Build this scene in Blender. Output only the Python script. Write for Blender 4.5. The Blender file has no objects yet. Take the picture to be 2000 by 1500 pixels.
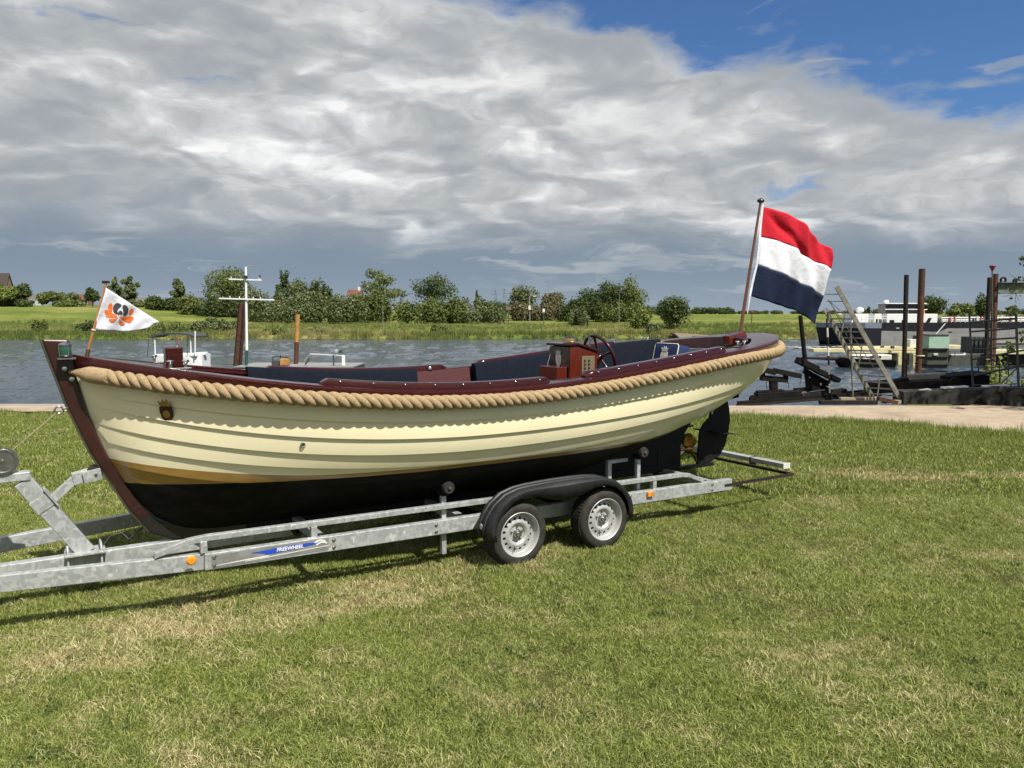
import bpy, bmesh, math, random
import numpy as np
from mathutils import Vector, Matrix
SC = bpy.context.scene
COL = SC.collection
rng = random.Random(7)
NR = np.random.default_rng(11)
PI = math.pi

# ------------------------------------------------------------------ camera, sky, sun, exposure
PITCH = math.atan(138 / 1500)
CAMH = 2.05
cd = bpy.data.cameras.new('camera'); cam = bpy.data.objects.new('camera', cd); COL.objects.link(cam)
cam.location = (0, 0, CAMH); cam.rotation_euler = (PI / 2 - PITCH, 0, 0)
cd.sensor_width = 36; cd.lens = 36 * 1500 / 2000; cd.clip_end = 20000; cd.clip_start = .05
SC.camera = cam
SC.render.resolution_x = 1024; SC.render.resolution_y = 768
SUN_DIR = Vector((.64, -.77, 0)).normalized()
SUN_EL = math.radians(54.5)
SVEC = Vector((SUN_DIR.x * math.cos(SUN_EL), SUN_DIR.y * math.cos(SUN_EL), math.sin(SUN_EL)))
sl = bpy.data.lights.new('sun', 'SUN'); sun = bpy.data.objects.new('sun', sl); COL.objects.link(sun)
sl.energy = 5.0; sl.angle = math.radians(.55); sl.color = (1, .945, .84)
sun.rotation_euler = SVEC.to_track_quat('Z', 'Y').to_euler()
sun.location = (30, -12, 40)
vs = SC.view_settings
vs.view_transform = 'Standard'; vs.look = 'None'; vs.exposure = .50; vs.gamma = 1.0; vs.use_curve_mapping = False


def nd(nt, typ, ins=None, **kw):
    n = nt.nodes.new(typ)
    for k, v in kw.items(): setattr(n, k, v)
    for k, v in (ins or {}).items():
        s = n.inputs[k]
        if isinstance(v, bpy.types.NodeSocket): nt.links.new(v, s)
        else: s.default_value = v
    return n


def math_n(nt, op, a, b=0.0, c=0.0, clamp=False):
    return nd(nt, 'ShaderNodeMath', {0: a, 1: b, 2: c}, operation=op, use_clamp=clamp).outputs[0]


def vmath(nt, op, a, b=(0, 0, 0)):
    return nd(nt, 'ShaderNodeVectorMath', {0: a, 1: b}, operation=op).outputs[0]


def ramp(nt, fac, stops, interp='LINEAR'):
    r = nd(nt, 'ShaderNodeValToRGB', {0: fac}); cr = r.color_ramp; cr.interpolation = interp
    while len(cr.elements) < len(stops): cr.elements.new(.5)
    for e, (p, c) in zip(cr.elements, stops):
        e.position = p; e.color = tuple(c) + (1,) if len(c) == 3 else c
    return r.outputs[0]


def mix(nt, f, a, b, bt='MIX'):
    n = nd(nt, 'ShaderNodeMix', data_type='RGBA', blend_type=bt)
    for i, v in ((0, f), (6, a), (7, b)):
        if isinstance(v, bpy.types.NodeSocket): nt.links.new(v, n.inputs[i])
        elif i == 0: n.inputs[0].default_value = v
        else: n.inputs[i].default_value = tuple(v) + (1,) if len(v) == 3 else v
    return n.outputs[2]


def noise(nt, vec, scale, detail=4, rough=.55, dist=0.0, lac=2.0):
    return nd(nt, 'ShaderNodeTexNoise', {'Vector': vec, 'Scale': scale, 'Detail': detail, 'Roughness': rough, 'Distortion': dist, 'Lacunarity': lac})


def mrange(nt, v, a, b, c=0., d=1., sm=True):
    return nd(nt, 'ShaderNodeMapRange', {0: v, 1: a, 2: b, 3: c, 4: d}, interpolation_type='SMOOTHSTEP' if sm else 'LINEAR', clamp=True).outputs[0]


def make_world():
    w = bpy.data.worlds.new('World'); SC.world = w; w.use_nodes = True
    nt = w.node_tree; nt.nodes.clear()
    out = nd(nt, 'ShaderNodeOutputWorld')
    sky = nd(nt, 'ShaderNodeTexSky', sky_type='NISHITA', sun_disc=False)
    sky.sun_elevation = SUN_EL; sky.sun_rotation = math.atan2(SUN_DIR.x, SUN_DIR.y)
    sky.air_density = 1.0; sky.dust_density = .25; sky.ozone_density = 3.0
    blue = mix(nt, 1.0, sky.outputs[0], (.050, .070, .094), 'MULTIPLY')
    tc = nd(nt, 'ShaderNodeTexCoord').outputs['Generated']
    X, Y, Z = nd(nt, 'ShaderNodeSeparateXYZ', {0: tc}).outputs
    az = math_n(nt, 'ARCTAN2', X, Y)
    zc = math_n(nt, 'ADD', math_n(nt, 'MAXIMUM', Z, 0.0), .11)
    P = nd(nt, 'ShaderNodeCombineXYZ', {0: math_n(nt, 'DIVIDE', X, zc), 1: math_n(nt, 'DIVIDE', Y, zc), 2: 3.7}).outputs[0]
    wv = vmath(nt, 'SUBTRACT', noise(nt, P, 1.1, 3).outputs['Color'], (.5, .5, .5))
    Q = vmath(nt, 'ADD', P, nd(nt, 'ShaderNodeVectorMath', {0: wv, 3: .75}, operation='SCALE').outputs[0])
    D3 = vmath(nt, 'MULTIPLY', vmath(nt, 'ADD', tc, nd(nt, 'ShaderNodeVectorMath', {0: wv, 3: .07}, operation='SCALE').outputs[0]), (1, 1, 2.5))
    wf = vmath(nt, 'SUBTRACT', noise(nt, D3, 9.0, 4, .6).outputs['Color'], (.5, .5, .5))
    D3 = vmath(nt, 'ADD', D3, nd(nt, 'ShaderNodeVectorMath', {0: wf, 3: .085}, operation='SCALE').outputs[0])
    Dl = vmath(nt, 'ADD', D3, (SUN_DIR.x * .014, SUN_DIR.y * .014, .032))
    big = noise(nt, Q, .55, 3, .5).outputs[0]
    lump = noise(nt, Q, 1.35, 5, .5).outputs[0]

    def puff(v):
        o = math_n(nt, 'MULTIPLY', noise(nt, v, 4.3, 7, .56).outputs[0], .75)
        for sc_, w_ in ((5.5, .50), (13.0, .22)):
            bl = math_n(nt, 'ABSOLUTE', math_n(nt, 'SUBTRACT', noise(nt, v, sc_, 1, .5).outputs[0], .5)); o = math_n(nt, 'ADD', o, math_n(nt, 'MULTIPLY', bl, w_))
        return o
    tuft = puff(D3); tuftl = puff(Dl)
    soft = noise(nt, D3, 1.9, 4, .5).outputs[0]
    streak = noise(nt, vmath(nt, 'MULTIPLY', D3, (1, 1, 3.4)), 4.2, 6, .58, .4).outputs[0]
    c5 = lambda v, k: math_n(nt, 'MULTIPLY', math_n(nt, 'SUBTRACT', v, .5), k)
    add = lambda a, b: math_n(nt, 'ADD', a, b)
    # lit upper flanks of the lumps, grey bases
    br = add(.600, c5(soft, SKYK[0])); br = add(br, c5(lump, -SKYK[1])); br = add(br, c5(tuft, SKYK[2])); br = add(br, c5(big, -.25))
    br = add(br, math_n(nt, 'MULTIPLY', math_n(nt, 'SUBTRACT', tuft, tuftl), SKYK[3]))
    br = add(br, math_n(nt, 'MULTIPLY', math_n(nt, 'SUBTRACT', Z, .17), .35))
    cl = ramp(nt, br, [(.22, (.300, .330, .362)), (.42, (.365, .392, .418)), (.56, (.455, .477, .495)), (.70, (.63, .645, .655)), (.84, (.92, .925, .915))])
    # far cloud bases merge into slate grey towards the horizon
    hz = mrange(nt, add(Z, c5(tuft, .06)), .06, .135)
    slate = ramp(nt, Z, [(0, (.29, .35, .415)), (.05, (.215, .278, .350)), (.12, (.19, .245, .31)), (.3, (.25, .28, .31))])
    slate = mix(nt, mrange(nt, streak, .54, .70, 0, .7), slate, (.42, .46, .49))
    cl = mix(nt, add(math_n(nt, 'MULTIPLY', hz, .93), 0.0), slate, cl)
    # break in the cloud towards the upper right
    edge = add(math_n(nt, 'MULTIPLY', az, -.25), .318)
    hole = add(add(math_n(nt, 'SUBTRACT', Z, edge), c5(tuft, .24)), c5(soft, .14))
    azw = mrange(nt, math_n(nt, 'ABSOLUTE', math_n(nt, 'SUBTRACT', az, .75)), 1.0, 1.5, 1, 0)
    gap = math_n(nt, 'MULTIPLY', mrange(nt, hole, .0, .034), azw)
    gap = math_n(nt, 'MULTIPLY', gap, math_n(nt, 'SUBTRACT', 1.0, mrange(nt, streak, .55, .72, 0, .8)))
    slit = math_n(nt, 'MULTIPLY', mrange(nt, streak, .40, .30), mrange(nt, big, .52, .62))
    gap = math_n(nt, 'MAXIMUM', gap, math_n(nt, 'MULTIPLY', slit, mrange(nt, Z, .10, .16, 0, .75)))
    rim = math_n(nt, 'MULTIPLY', mrange(nt, hole, -.13, -.01), azw)
    cl = mix(nt, math_n(nt, 'MULTIPLY', rim, .6), cl, mix(nt, mrange(nt, tuft, .36, .58), (.34, .37, .40), (.74, .74, .73)))
    col = mix(nt, gap, cl, blue)
    bg = nd(nt, 'ShaderNodeBackground', {0: col, 1: SKYK[4]})
    nt.links.new(bg.outputs[0], out.inputs[0])


SKYK = (.58, .24, .9, 1.4, .77)
make_world()

# ------------------------------------------------------------------ helpers
def at(px, py, Y):
    """Point of the world at depth y = Y that the 2000x1500 photograph shows at (px, py)."""
    c, s = math.cos(PITCH), math.sin(PITCH)
    dx = (px - 1000) / 1500; up = (750 - py) / 1500
    d = Vector((dx, c + up * s, -s + up * c))
    return Vector((0, 0, CAMH)) + d * (Y / d.y)


def onz(px, py, z=0.0):
    c, s = math.cos(PITCH), math.sin(PITCH)
    dx = (px - 1000) / 1500; up = (750 - py) / 1500
    d = Vector((dx, c + up * s, -s + up * c))
    return Vector((0, 0, CAMH)) + d * ((z - CAMH) / d.z)


class MB:
    def __init__(s): s.v = []; s.f = []; s.m = []
    def add(s, vs_, fs, mi=0):
        o = len(s.v); s.v += [tuple(v) for v in vs_]
        s.f += [tuple(i + o for i in f) for f in fs]; s.m += [mi] * len(fs); return s
    def box(s, c, d, R=None, mi=0):
        c = Vector(c); q = []
        for x, y, z in ((-1, -1, -1), (1, -1, -1), (1, 1, -1), (-1, 1, -1), (-1, -1, 1), (1, -1, 1), (1, 1, 1), (-1, 1, 1)):
            p = Vector((x * d[0] / 2, y * d[1] / 2, z * d[2] / 2)); q.append(c + (R @ p if R else p))
        return s.add(q, [(0, 3, 2, 1), (4, 5, 6, 7), (0, 1, 5, 4), (1, 2, 6, 5), (2, 3, 7, 6), (3, 0, 4, 7)], mi)
    def b2(s, lo, hi, mi=0):
        return s.box([(a + b) / 2 for a, b in zip(lo, hi)], [abs(b - a) for a, b in zip(lo, hi)], None, mi)
    def bar(s, p, q, w, h, up=(0, 0, 1), mi=0):
        p, q = Vector(p), Vector(q); d = q - p; L = d.length; x = d / L
        u = Vector(up); y = u.cross(x)
        if y.length < 1e-4: y = Vector((0, 1, 0)).cross(x)
        y.normalize(); z = x.cross(y); R = Matrix((x, y, z)).transposed()
        return s.box((p + q) / 2, (L, w, h), R, mi)
    def tube(s, pts, r, n=8, mi=0, cap=True, closed=False):
        pts = [Vector(p) for p in pts]; k = len(pts); rs = r if hasattr(r, '__len__') else [r] * k
        vs_ = []; prev = None
        for i, p in enumerate(pts):
            if closed: d = pts[(i + 1) % k] - pts[i - 1]
            else: d = pts[min(i + 1, k - 1)] - pts[max(i - 1, 0)]
            d.normalize()
            a = prev if prev is not None else (Vector((0, 0, 1)) if abs(d.z) < .9 else Vector((1, 0, 0)))
            a = (a - d * a.dot(d)).normalized(); prev = a; b = d.cross(a)
            for j in range(n):
                t = 2 * PI * j / n; vs_.append(p + (a * math.cos(t) + b * math.sin(t)) * rs[i])
        fs = []
        for i in range(k if closed else k - 1):
            for j in range(n):
                i2 = (i + 1) % k; j2 = (j + 1) % n
                fs.append((i * n + j, i * n + j2, i2 * n + j2, i2 * n + j))
        if cap and not closed: fs += [tuple(range(n))[::-1], tuple((k - 1) * n + j for j in range(n))]
        return s.add(vs_, fs, mi)
    def lathe(s, prof, n=24, o=(0, 0, 0), R=None, mi=0, a0=0, a1=2 * PI):
        """profile of (radius, height) turned round local z"""
        o = Vector(o); full = abs(a1 - a0 - 2 * PI) < 1e-6; m = n if full else n + 1; vs_ = []
        for r, h in prof:
            for j in range(m):
                t = a0 + (a1 - a0) * j / n; p = Vector((r * math.cos(t), r * math.sin(t), h)); vs_.append(o + (R @ p if R else p))
        fs = []
        for i in range(len(prof) - 1):
            for j in range(n):
                j2 = (j + 1) % m; fs.append((i * m + j, i * m + j2, (i + 1) * m + j2, (i + 1) * m + j))
        return s.add(vs_, fs, mi)
    def prism(s, poly, fn, t0, t1, mi=0):
        """2D outline swept between two depths; fn(a, b, t) -> 3D"""
        k = len(poly)
        vs_ = [fn(a, b, t0) for a, b in poly] + [fn(a, b, t1) for a, b in poly]
        fs = [tuple(range(k))[::-1], tuple(range(k, 2 * k))] + [(i, (i + 1) % k, k + (i + 1) % k, k + i) for i in range(k)]
        return s.add(vs_, fs, mi)
    def loft(s, rings, mi=0, closed=False, cap=False, mif=None):
        k = len(rings[0]); vs_ = [p for r in rings for p in r]; fs = []; ms = []
        for i in range(len(rings) - 1):
            for j in range(k if closed else k - 1):
                j2 = (j + 1) % k; fs.append((i * k + j, i * k + j2, (i + 1) * k + j2, (i + 1) * k + j)); ms.append(mif(i, j) if mif else mi)
        if cap: fs += [tuple(range(k))[::-1], tuple((len(rings) - 1) * k + j for j in range(k))]; ms += [mi, mi]
        o = len(s.v); s.v += [tuple(v) for v in vs_]; s.f += [tuple(a + o for a in f) for f in fs]; s.m += ms; return s
    def build(s, name, mats, parent=None, smooth=None, bevel=0, merge=False):
        me = bpy.data.meshes.new(name); me.from_pydata(s.v, [], s.f)
        if not isinstance(mats, (list, tuple)): mats = [mats]
        for m in mats: me.materials.append(m)
        if len(mats) > 1: me.polygons.foreach_set('material_index', s.m)
        bm = bmesh.new(); bm.from_mesh(me)
        if merge: bmesh.ops.remove_doubles(bm, verts=bm.verts, dist=1e-5)
        bmesh.ops.recalc_face_normals(bm, faces=bm.faces); bm.to_mesh(me); bm.free()
        if smooth is not None:
            me.polygons.foreach_set('use_smooth', [True] * len(me.polygons)); me.set_sharp_from_angle(angle=math.radians(smooth))
        o = bpy.data.objects.new(name, me); COL.objects.link(o); o.parent = parent
        if bevel:
            b = o.modifiers.new('b', 'BEVEL'); b.width = bevel; b.segments = 2; b.limit_method = 'ANGLE'; b.angle_limit = .6
        return o


def tag(o, label=None, cat=None, group=None, kind=None):
    for k, v in (('label', label), ('category', cat), ('group', group), ('kind', kind)):
        if v: o[k] = v
    return o


def thing(name, label, cat, loc=(0, 0, 0), rz=0, group=None):
    o = bpy.data.objects.new(name, None); COL.objects.link(o); o.location = loc; o.rotation_euler = (0, 0, rz); o.empty_display_size = .1
    return tag(o, label, cat, group)


def dup(o, parent=None, loc=None):
    c = o.copy(); COL.objects.link(c)
    if parent is not None: c.parent = parent
    if loc is not None: c.location = loc
    for ch in list(o.children): dup(ch, c)
    return c


def RX(a): return Matrix.Rotation(a, 3, 'X')
def RY(a): return Matrix.Rotation(a, 3, 'Y')
def RZ(a): return Matrix.Rotation(a, 3, 'Z')


# ------------------------------------------------------------------ materials
def new_mat(name):
    m = bpy.data.materials.new(name); m.use_nodes = True; nt = m.node_tree
    return m, nt, nt.nodes['Principled BSDF']


def pbr(name, c, rough=.5, metal=0., c2=None, ns=8., nlo=.35, nhi=.65, bump=0., bs=60., coat=0., spec=.5, det=5, stretch=(1, 1, 1), alpha=None, rvar=0., dirt=None):
    m, nt, b = new_mat(name)
    b.inputs['Roughness'].default_value = rough; b.inputs['Metallic'].default_value = metal
    b.inputs['Specular IOR Level'].default_value = spec
    b.inputs['Base Color'].default_value = tuple(c) + (1,)
    tc = nd(nt, 'ShaderNodeTexCoord').outputs['Object']
    v = vmath(nt, 'MULTIPLY', tc, stretch)
    n1 = None; col = None
    if c2:
        n1 = noise(nt, v, ns, det, .6).outputs[0]
        col = mix(nt, mrange(nt, n1, nlo, nhi), c, c2)
    if dirt:
        n3 = noise(nt, tc, dirt[1], 6, .65).outputs[0]
        col = mix(nt, mrange(nt, n3, dirt[2], dirt[2] + .18, 0, dirt[3]), col if col else c, dirt[0])
    if col: nt.links.new(col, b.inputs['Base Color'])
    if rvar:
        n4 = noise(nt, tc, 5, 4).outputs[0]
        nt.links.new(math_n(nt, 'ADD', rough - rvar / 2, math_n(nt, 'MULTIPLY', n4, rvar)), b.inputs['Roughness'])
    if bump:
        n2 = noise(nt, v, bs, 4, .6).outputs[0]
        nt.links.new(nd(nt, 'ShaderNodeBump', {'Strength': bump, 'Distance': .01, 'Height': n2}).outputs[0], b.inputs['Normal'])
    if coat:
        b.inputs['Coat Weight'].default_value = coat; b.inputs['Coat Roughness'].default_value = .04
    return m


M = {}
M['mahog'] = pbr('varnished_mahogany', (.045, .008, .006), .22, c2=(.026, .005, .004), ns=9, stretch=(1.2, 14, 14), coat=.28, spec=.25)
M['mahog_red'] = pbr('red_mahogany', (.12, .020, .009), .25, c2=(.075, .012, .007), ns=9, stretch=(14, 14, 1.5), coat=.8)
M['mahog_dark'] = pbr('dark_mahogany', (.03, .008, .007), .3, c2=(.02, .006, .006), ns=8, stretch=(1, 12, 12), coat=.7)
M['maroon'] = pbr('maroon_panel', (.075, .020, .016), .3, c2=(.055, .014, .012), ns=7, stretch=(1.2, 12, 12), coat=.5)
M['stemwood'] = pbr('stem_mahogany', (.060, .012, .008), .3, c2=(.038, .008, .006), ns=7, stretch=(12, 12, 1.5), coat=.5)
M['polewood'] = pbr('pole_wood', (.13, .045, .018), .3, c2=(.08, .026, .012), ns=8, stretch=(20, 20, 1.5), coat=.5)
M['pinewood'] = pbr('pine_staff', (.36, .16, .05), .35, c2=(.27, .11, .035), ns=8, stretch=(20, 20, 2), coat=.4)
M['teak'] = pbr('teak_floor', (.32, .17, .09), .5, c2=(.22, .11, .06), ns=6, stretch=(1, 15, 15))
M['navy'] = pbr('navy_fabric', (.005, .0075, .014), .8, c2=(.0075, .0105, .019), ns=30, bump=.3, bs=300, spec=.08)
M['navyblue'] = pbr('blue_cushion_fabric', (.012, .022, .075), .8, c2=(.018, .03, .09), ns=30, bump=.3, bs=300, spec=.25)
M['piping'] = pbr('pale_piping', (.5, .48, .42), .7)
M['rope'] = pbr('manila_rope', (.43, .325, .195), .95, c2=(.32, .23, .13), ns=90, bump=.7, bs=420, spec=.1, det=3, dirt=((.20, .13, .07), 7, .52, .55))
M['brass'] = pbr('brass', (.50, .36, .16), .3, 1.0, c2=(.40, .27, .11), ns=20)
M['bronze'] = pbr('bronze_prop', (.45, .27, .07), .3, 1.0, c2=(.3, .17, .05), ns=15)
M['chrome'] = pbr('stainless', (.62, .62, .6), .16, 1.0)
M['steel'] = pbr('brushed_steel', (.45, .45, .44), .35, 1.0, c2=(.35, .35, .35), ns=30)
M['black_paint'] = pbr('black_antifouling', (.007, .007, .007), .6, c2=(.012, .011, .011), ns=5, bump=.05, bs=120, spec=.2)
M['rubber'] = pbr('tyre_rubber', (.022, .020, .018), .75, c2=(.036, .032, .027), ns=14, bump=.15, bs=200, spec=.3)
M['plastic'] = pbr('black_plastic', (.012, .013, .015), .52, c2=(.02, .021, .024), ns=30, bump=.12, bs=500, rvar=.15)
M['silver'] = pbr('silver_wheel_paint', (.40, .40, .395), .45, .25, c2=(.36, .36, .355), ns=6, dirt=((.2, .18, .15), 20, .60, .35))
M['rusty'] = pbr('rusty_steel', (.10, .045, .028), .85, c2=(.055, .028, .02), ns=6, bump=.4, bs=40, dirt=((.16, .08, .045), 3, .55, .7), spec=.2)
M['rusty_dark'] = pbr('dark_rusty_steel', (.030, .020, .017), .85, c2=(.016, .014, .013), ns=5, bump=.4, bs=40, dirt=((.06, .032, .022), 3, .6, .6), spec=.2)
M['black_steel'] = pbr('black_weathered_steel', (.008, .008, .008), .8, c2=(.014, .012, .011), ns=6, bump=.4, bs=50, spec=.12, dirt=((.025, .018, .014), 4, .66, .4))
M['white'] = pbr('white_paint', (.74, .75, .74), .4, c2=(.66, .67, .66), ns=5)
M['offwhite'] = pbr('offwhite_panel', (.62, .62, .58), .5, c2=(.5, .5, .47), ns=4)
M['grey'] = pbr('grey_paint', (.24, .245, .24), .6, c2=(.2, .205, .2), ns=3, dirt=((.14, .13, .11), 1.2, .55, .5))
M['darkgrey'] = pbr('dark_grey', (.05, .055, .06), .6, c2=(.035, .04, .045), ns=4)
M['shipblack'] = pbr('ship_black', (.010, .011, .013), .75, spec=.15, c2=(.015, .016, .02), ns=2, dirt=((.07, .055, .05), 1.5, .6, .4))
M['shipnavy'] = pbr('ship_navy', (.009, .011, .018), .7, spec=.2)
M['shipgrey'] = pbr('ship_grey', (.22, .22, .215), .6, c2=(.18, .18, .175), ns=.6, stretch=(1, 1, 3), dirt=((.12, .10, .085), .9, .55, .5))
M['glass'] = pbr('dark_glass', (.012, .014, .016), .06)
M['yellow'] = pbr('pale_yellow_paint', (.55, .51, .30), .6, c2=(.42, .38, .22), ns=2, dirt=((.16, .11, .05), 1.8, .58, .75))
M['yellow2'] = pbr('bright_yellow_paint', (.42, .22, .055), .6, c2=(.32, .15, .04), ns=4, dirt=((.14, .07, .03), 5, .55, .7))
M['green'] = pbr('pale_green_paint', (.30, .43, .34), .6, c2=(.25, .37, .29), ns=2, dirt=((.16, .17, .10), 1.6, .6, .6))
M['greygreen'] = pbr('grey_green_steel', (.055, .065, .05), .7, c2=(.035, .04, .032), ns=3, dirt=((.11, .08, .04), 2, .6, .5))
M['darkgreen'] = pbr('green_paint', (.02, .07, .05), .5)
M['orange'] = pbr('orange_lens', (.80, .25, .01), .25, coat=.5)
M['red'] = pbr('red_paint', (.30, .035, .025), .6, c2=(.2, .03, .02), ns=5)
M['alu'] = pbr('aluminium', (.50, .51, .50), .4, .35, c2=(.42, .43, .42), ns=9, dirt=((.15, .14, .12), 5, .56, .5))
M['ladder'] = pbr('dull_ladder_alloy', (.22, .215, .19), .5, .2, c2=(.14, .135, .115), ns=7, dirt=((.10, .09, .07), 4, .55, .6))
M['scaff'] = pbr('weathered_scaffold', (.10, .098, .088), .7, .2, c2=(.06, .058, .05), ns=8)
M['concrete'] = pbr('concrete', (.30, .27, .23), .9, c2=(.23, .20, .17), ns=2, bump=.4, bs=30)
M['plankgrey'] = pbr('pale_timber', (.36, .30, .22), .8, c2=(.25, .20, .15), ns=5, stretch=(1, 8, 8))
M['bark'] = pbr('bark', (.07, .055, .04), .9, c2=(.04, .03, .024), ns=3, bump=.5, bs=10)
M['rooftile'] = pbr('red_roof_tiles', (.14, .058, .042), .85, c2=(.11, .045, .034), ns=3)
M['roofgrey'] = pbr('grey_roof', (.13, .12, .11), .85, c2=(.10, .09, .085), ns=2)
M['roofbrown'] = pbr('thatch_roof', (.06, .048, .042), .9, c2=(.045, .036, .032), ns=2)
M['wallbrick'] = pbr('brick_wall', (.22, .12, .085), .9, c2=(.18, .10, .07), ns=4)
M['wallwhite'] = pbr('white_wall', (.58, .57, .54), .85)
M['lens_green'] = pbr('green_lamp_glass', (.018, .085, .055), .15, coat=.6)
M['blue'] = pbr('blue_sticker', (.015, .06, .42), .4)
M['flagred'] = M['flagwhite'] = None


def galv():
    m, nt, b = new_mat('galvanised_steel')
    tc = nd(nt, 'ShaderNodeTexCoord').outputs['Object']
    w = vmath(nt, 'ADD', tc, nd(nt, 'ShaderNodeVectorMath', {0: noise(nt, tc, 14, 3).outputs['Color'], 3: .06}, operation='SCALE').outputs[0])
    vo = nd(nt, 'ShaderNodeTexVoronoi', {'Vector': w, 'Scale': 38.})
    cellv = nd(nt, 'ShaderNodeSeparateColor', {0: vo.outputs['Color']}).outputs[0]
    n = noise(nt, tc, 7, 6, .65).outputs[0]
    c = ramp(nt, math_n(nt, 'ADD', math_n(nt, 'MULTIPLY', cellv, .5), math_n(nt, 'MULTIPLY', n, .5)), [(.25, (.31, .33, .335)), (.5, (.365, .385, .39)), (.75, (.43, .445, .445))])
    sp = noise(nt, vmath(nt, 'MULTIPLY', w, (1, 1, .6)), 17, 2, .5).outputs[0]
    c = mix(nt, mrange(nt, sp, .66, .71, 0, .75), c, (.62, .63, .61))
    st = noise(nt, vmath(nt, 'MULTIPLY', tc, (12, 12, 1.2)), 3, 5, .6).outputs[0]
    c = mix(nt, mrange(nt, st, .58, .8, 0, .45), c, (.20, .20, .19))
    nt.links.new(c, b.inputs['Base Color']); b.inputs['Metallic'].default_value = .35
    nt.links.new(mrange(nt, cellv, 0, 1, .38, .58), b.inputs['Roughness'])
    return m


M['galv'] = galv()


def fabric(name, c, trans=.35, crease=.6, sc=9):
    m, nt, b = new_mat(name)
    tc = nd(nt, 'ShaderNodeTexCoord').outputs['Object']
    b.inputs['Roughness'].default_value = .85; b.inputs['Specular IOR Level'].default_value = .15
    n = noise(nt, tc, sc, 4, .5, .6).outputs[0]; n2 = noise(nt, tc, 900, 2).outputs[0]
    bp = nd(nt, 'ShaderNodeBump', {'Strength': crease, 'Distance': .02, 'Height': n}).outputs[0]
    nt.links.new(nd(nt, 'ShaderNodeBump', {'Strength': .15, 'Distance': .001, 'Height': n2, 'Normal': bp}).outputs[0], b.inputs['Normal'])
    b.inputs['Base Color'].default_value = tuple(c) + (1,)
    tr = nd(nt, 'ShaderNodeBsdfTranslucent', {'Color': tuple(c) + (1,)})
    ms = nd(nt, 'ShaderNodeMixShader', {0: trans})
    nt.links.new(b.outputs[0], ms.inputs[1]); nt.links.new(tr.outputs[0], ms.inputs[2])
    nt.links.new(ms.outputs[0], nt.nodes['Material Output'].inputs[0]); return m


M['flagred'] = fabric('red_flag_cloth', (.56, .022, .040), .25)
M['flagwhite'] = fabric('white_flag_cloth', (.73, .745, .81), .22)
M['flagnavy'] = fabric('navy_flag_cloth', (.013, .020, .048), .2)
M['pennorange'] = fabric('orange_print', (.80, .19, .045), .2)
M['penngrey'] = fabric('charcoal_print', (.06, .062, .07), .2)


def leafmat(name, c1, c2, c3, trans=.3):
    m, nt, b = new_mat(name)
    g = nd(nt, 'ShaderNodeNewGeometry')
    n = noise(nt, g.outputs['Position'], .9, 3, .6).outputs[0]
    c = mix(nt, mrange(nt, n, .35, .65), c1, c2)
    c = mix(nt, mrange(nt, g.outputs['Random Per Island'], .55, 1.0, 0, .9), c, c3)
    b.inputs['Roughness'].default_value = .65; b.inputs['Specular IOR Level'].default_value = .25
    nt.links.new(c, b.inputs['Base Color'])
    tr = nd(nt, 'ShaderNodeBsdfTranslucent', {'Color': c})
    ms = nd(nt, 'ShaderNodeMixShader', {0: trans})
    nt.links.new(b.outputs[0], ms.inputs[1]); nt.links.new(tr.outputs[0], ms.inputs[2])
    nt.links.new(ms.outputs[0], nt.nodes['Material Output'].inputs[0]); return m


M['leaf_mid'] = leafmat('mid_green_leaves', (.085, .12, .03), (.13, .16, .045), (.19, .22, .075))
M['leaf_dark'] = leafmat('dark_green_leaves', (.045, .07, .022), (.07, .10, .03), (.11, .14, .045))
M['leaf_willow'] = leafmat('grey_green_leaves', (.095, .125, .045), (.135, .165, .065), (.23, .25, .13))
M['leaf_light'] = leafmat('light_green_leaves', (.13, .17, .04), (.18, .22, .055), (.25, .28, .085))
M['leaf_brown'] = leafmat('brownish_leaves', (.11, .10, .05), (.15, .14, .07), (.21, .19, .11))


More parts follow.
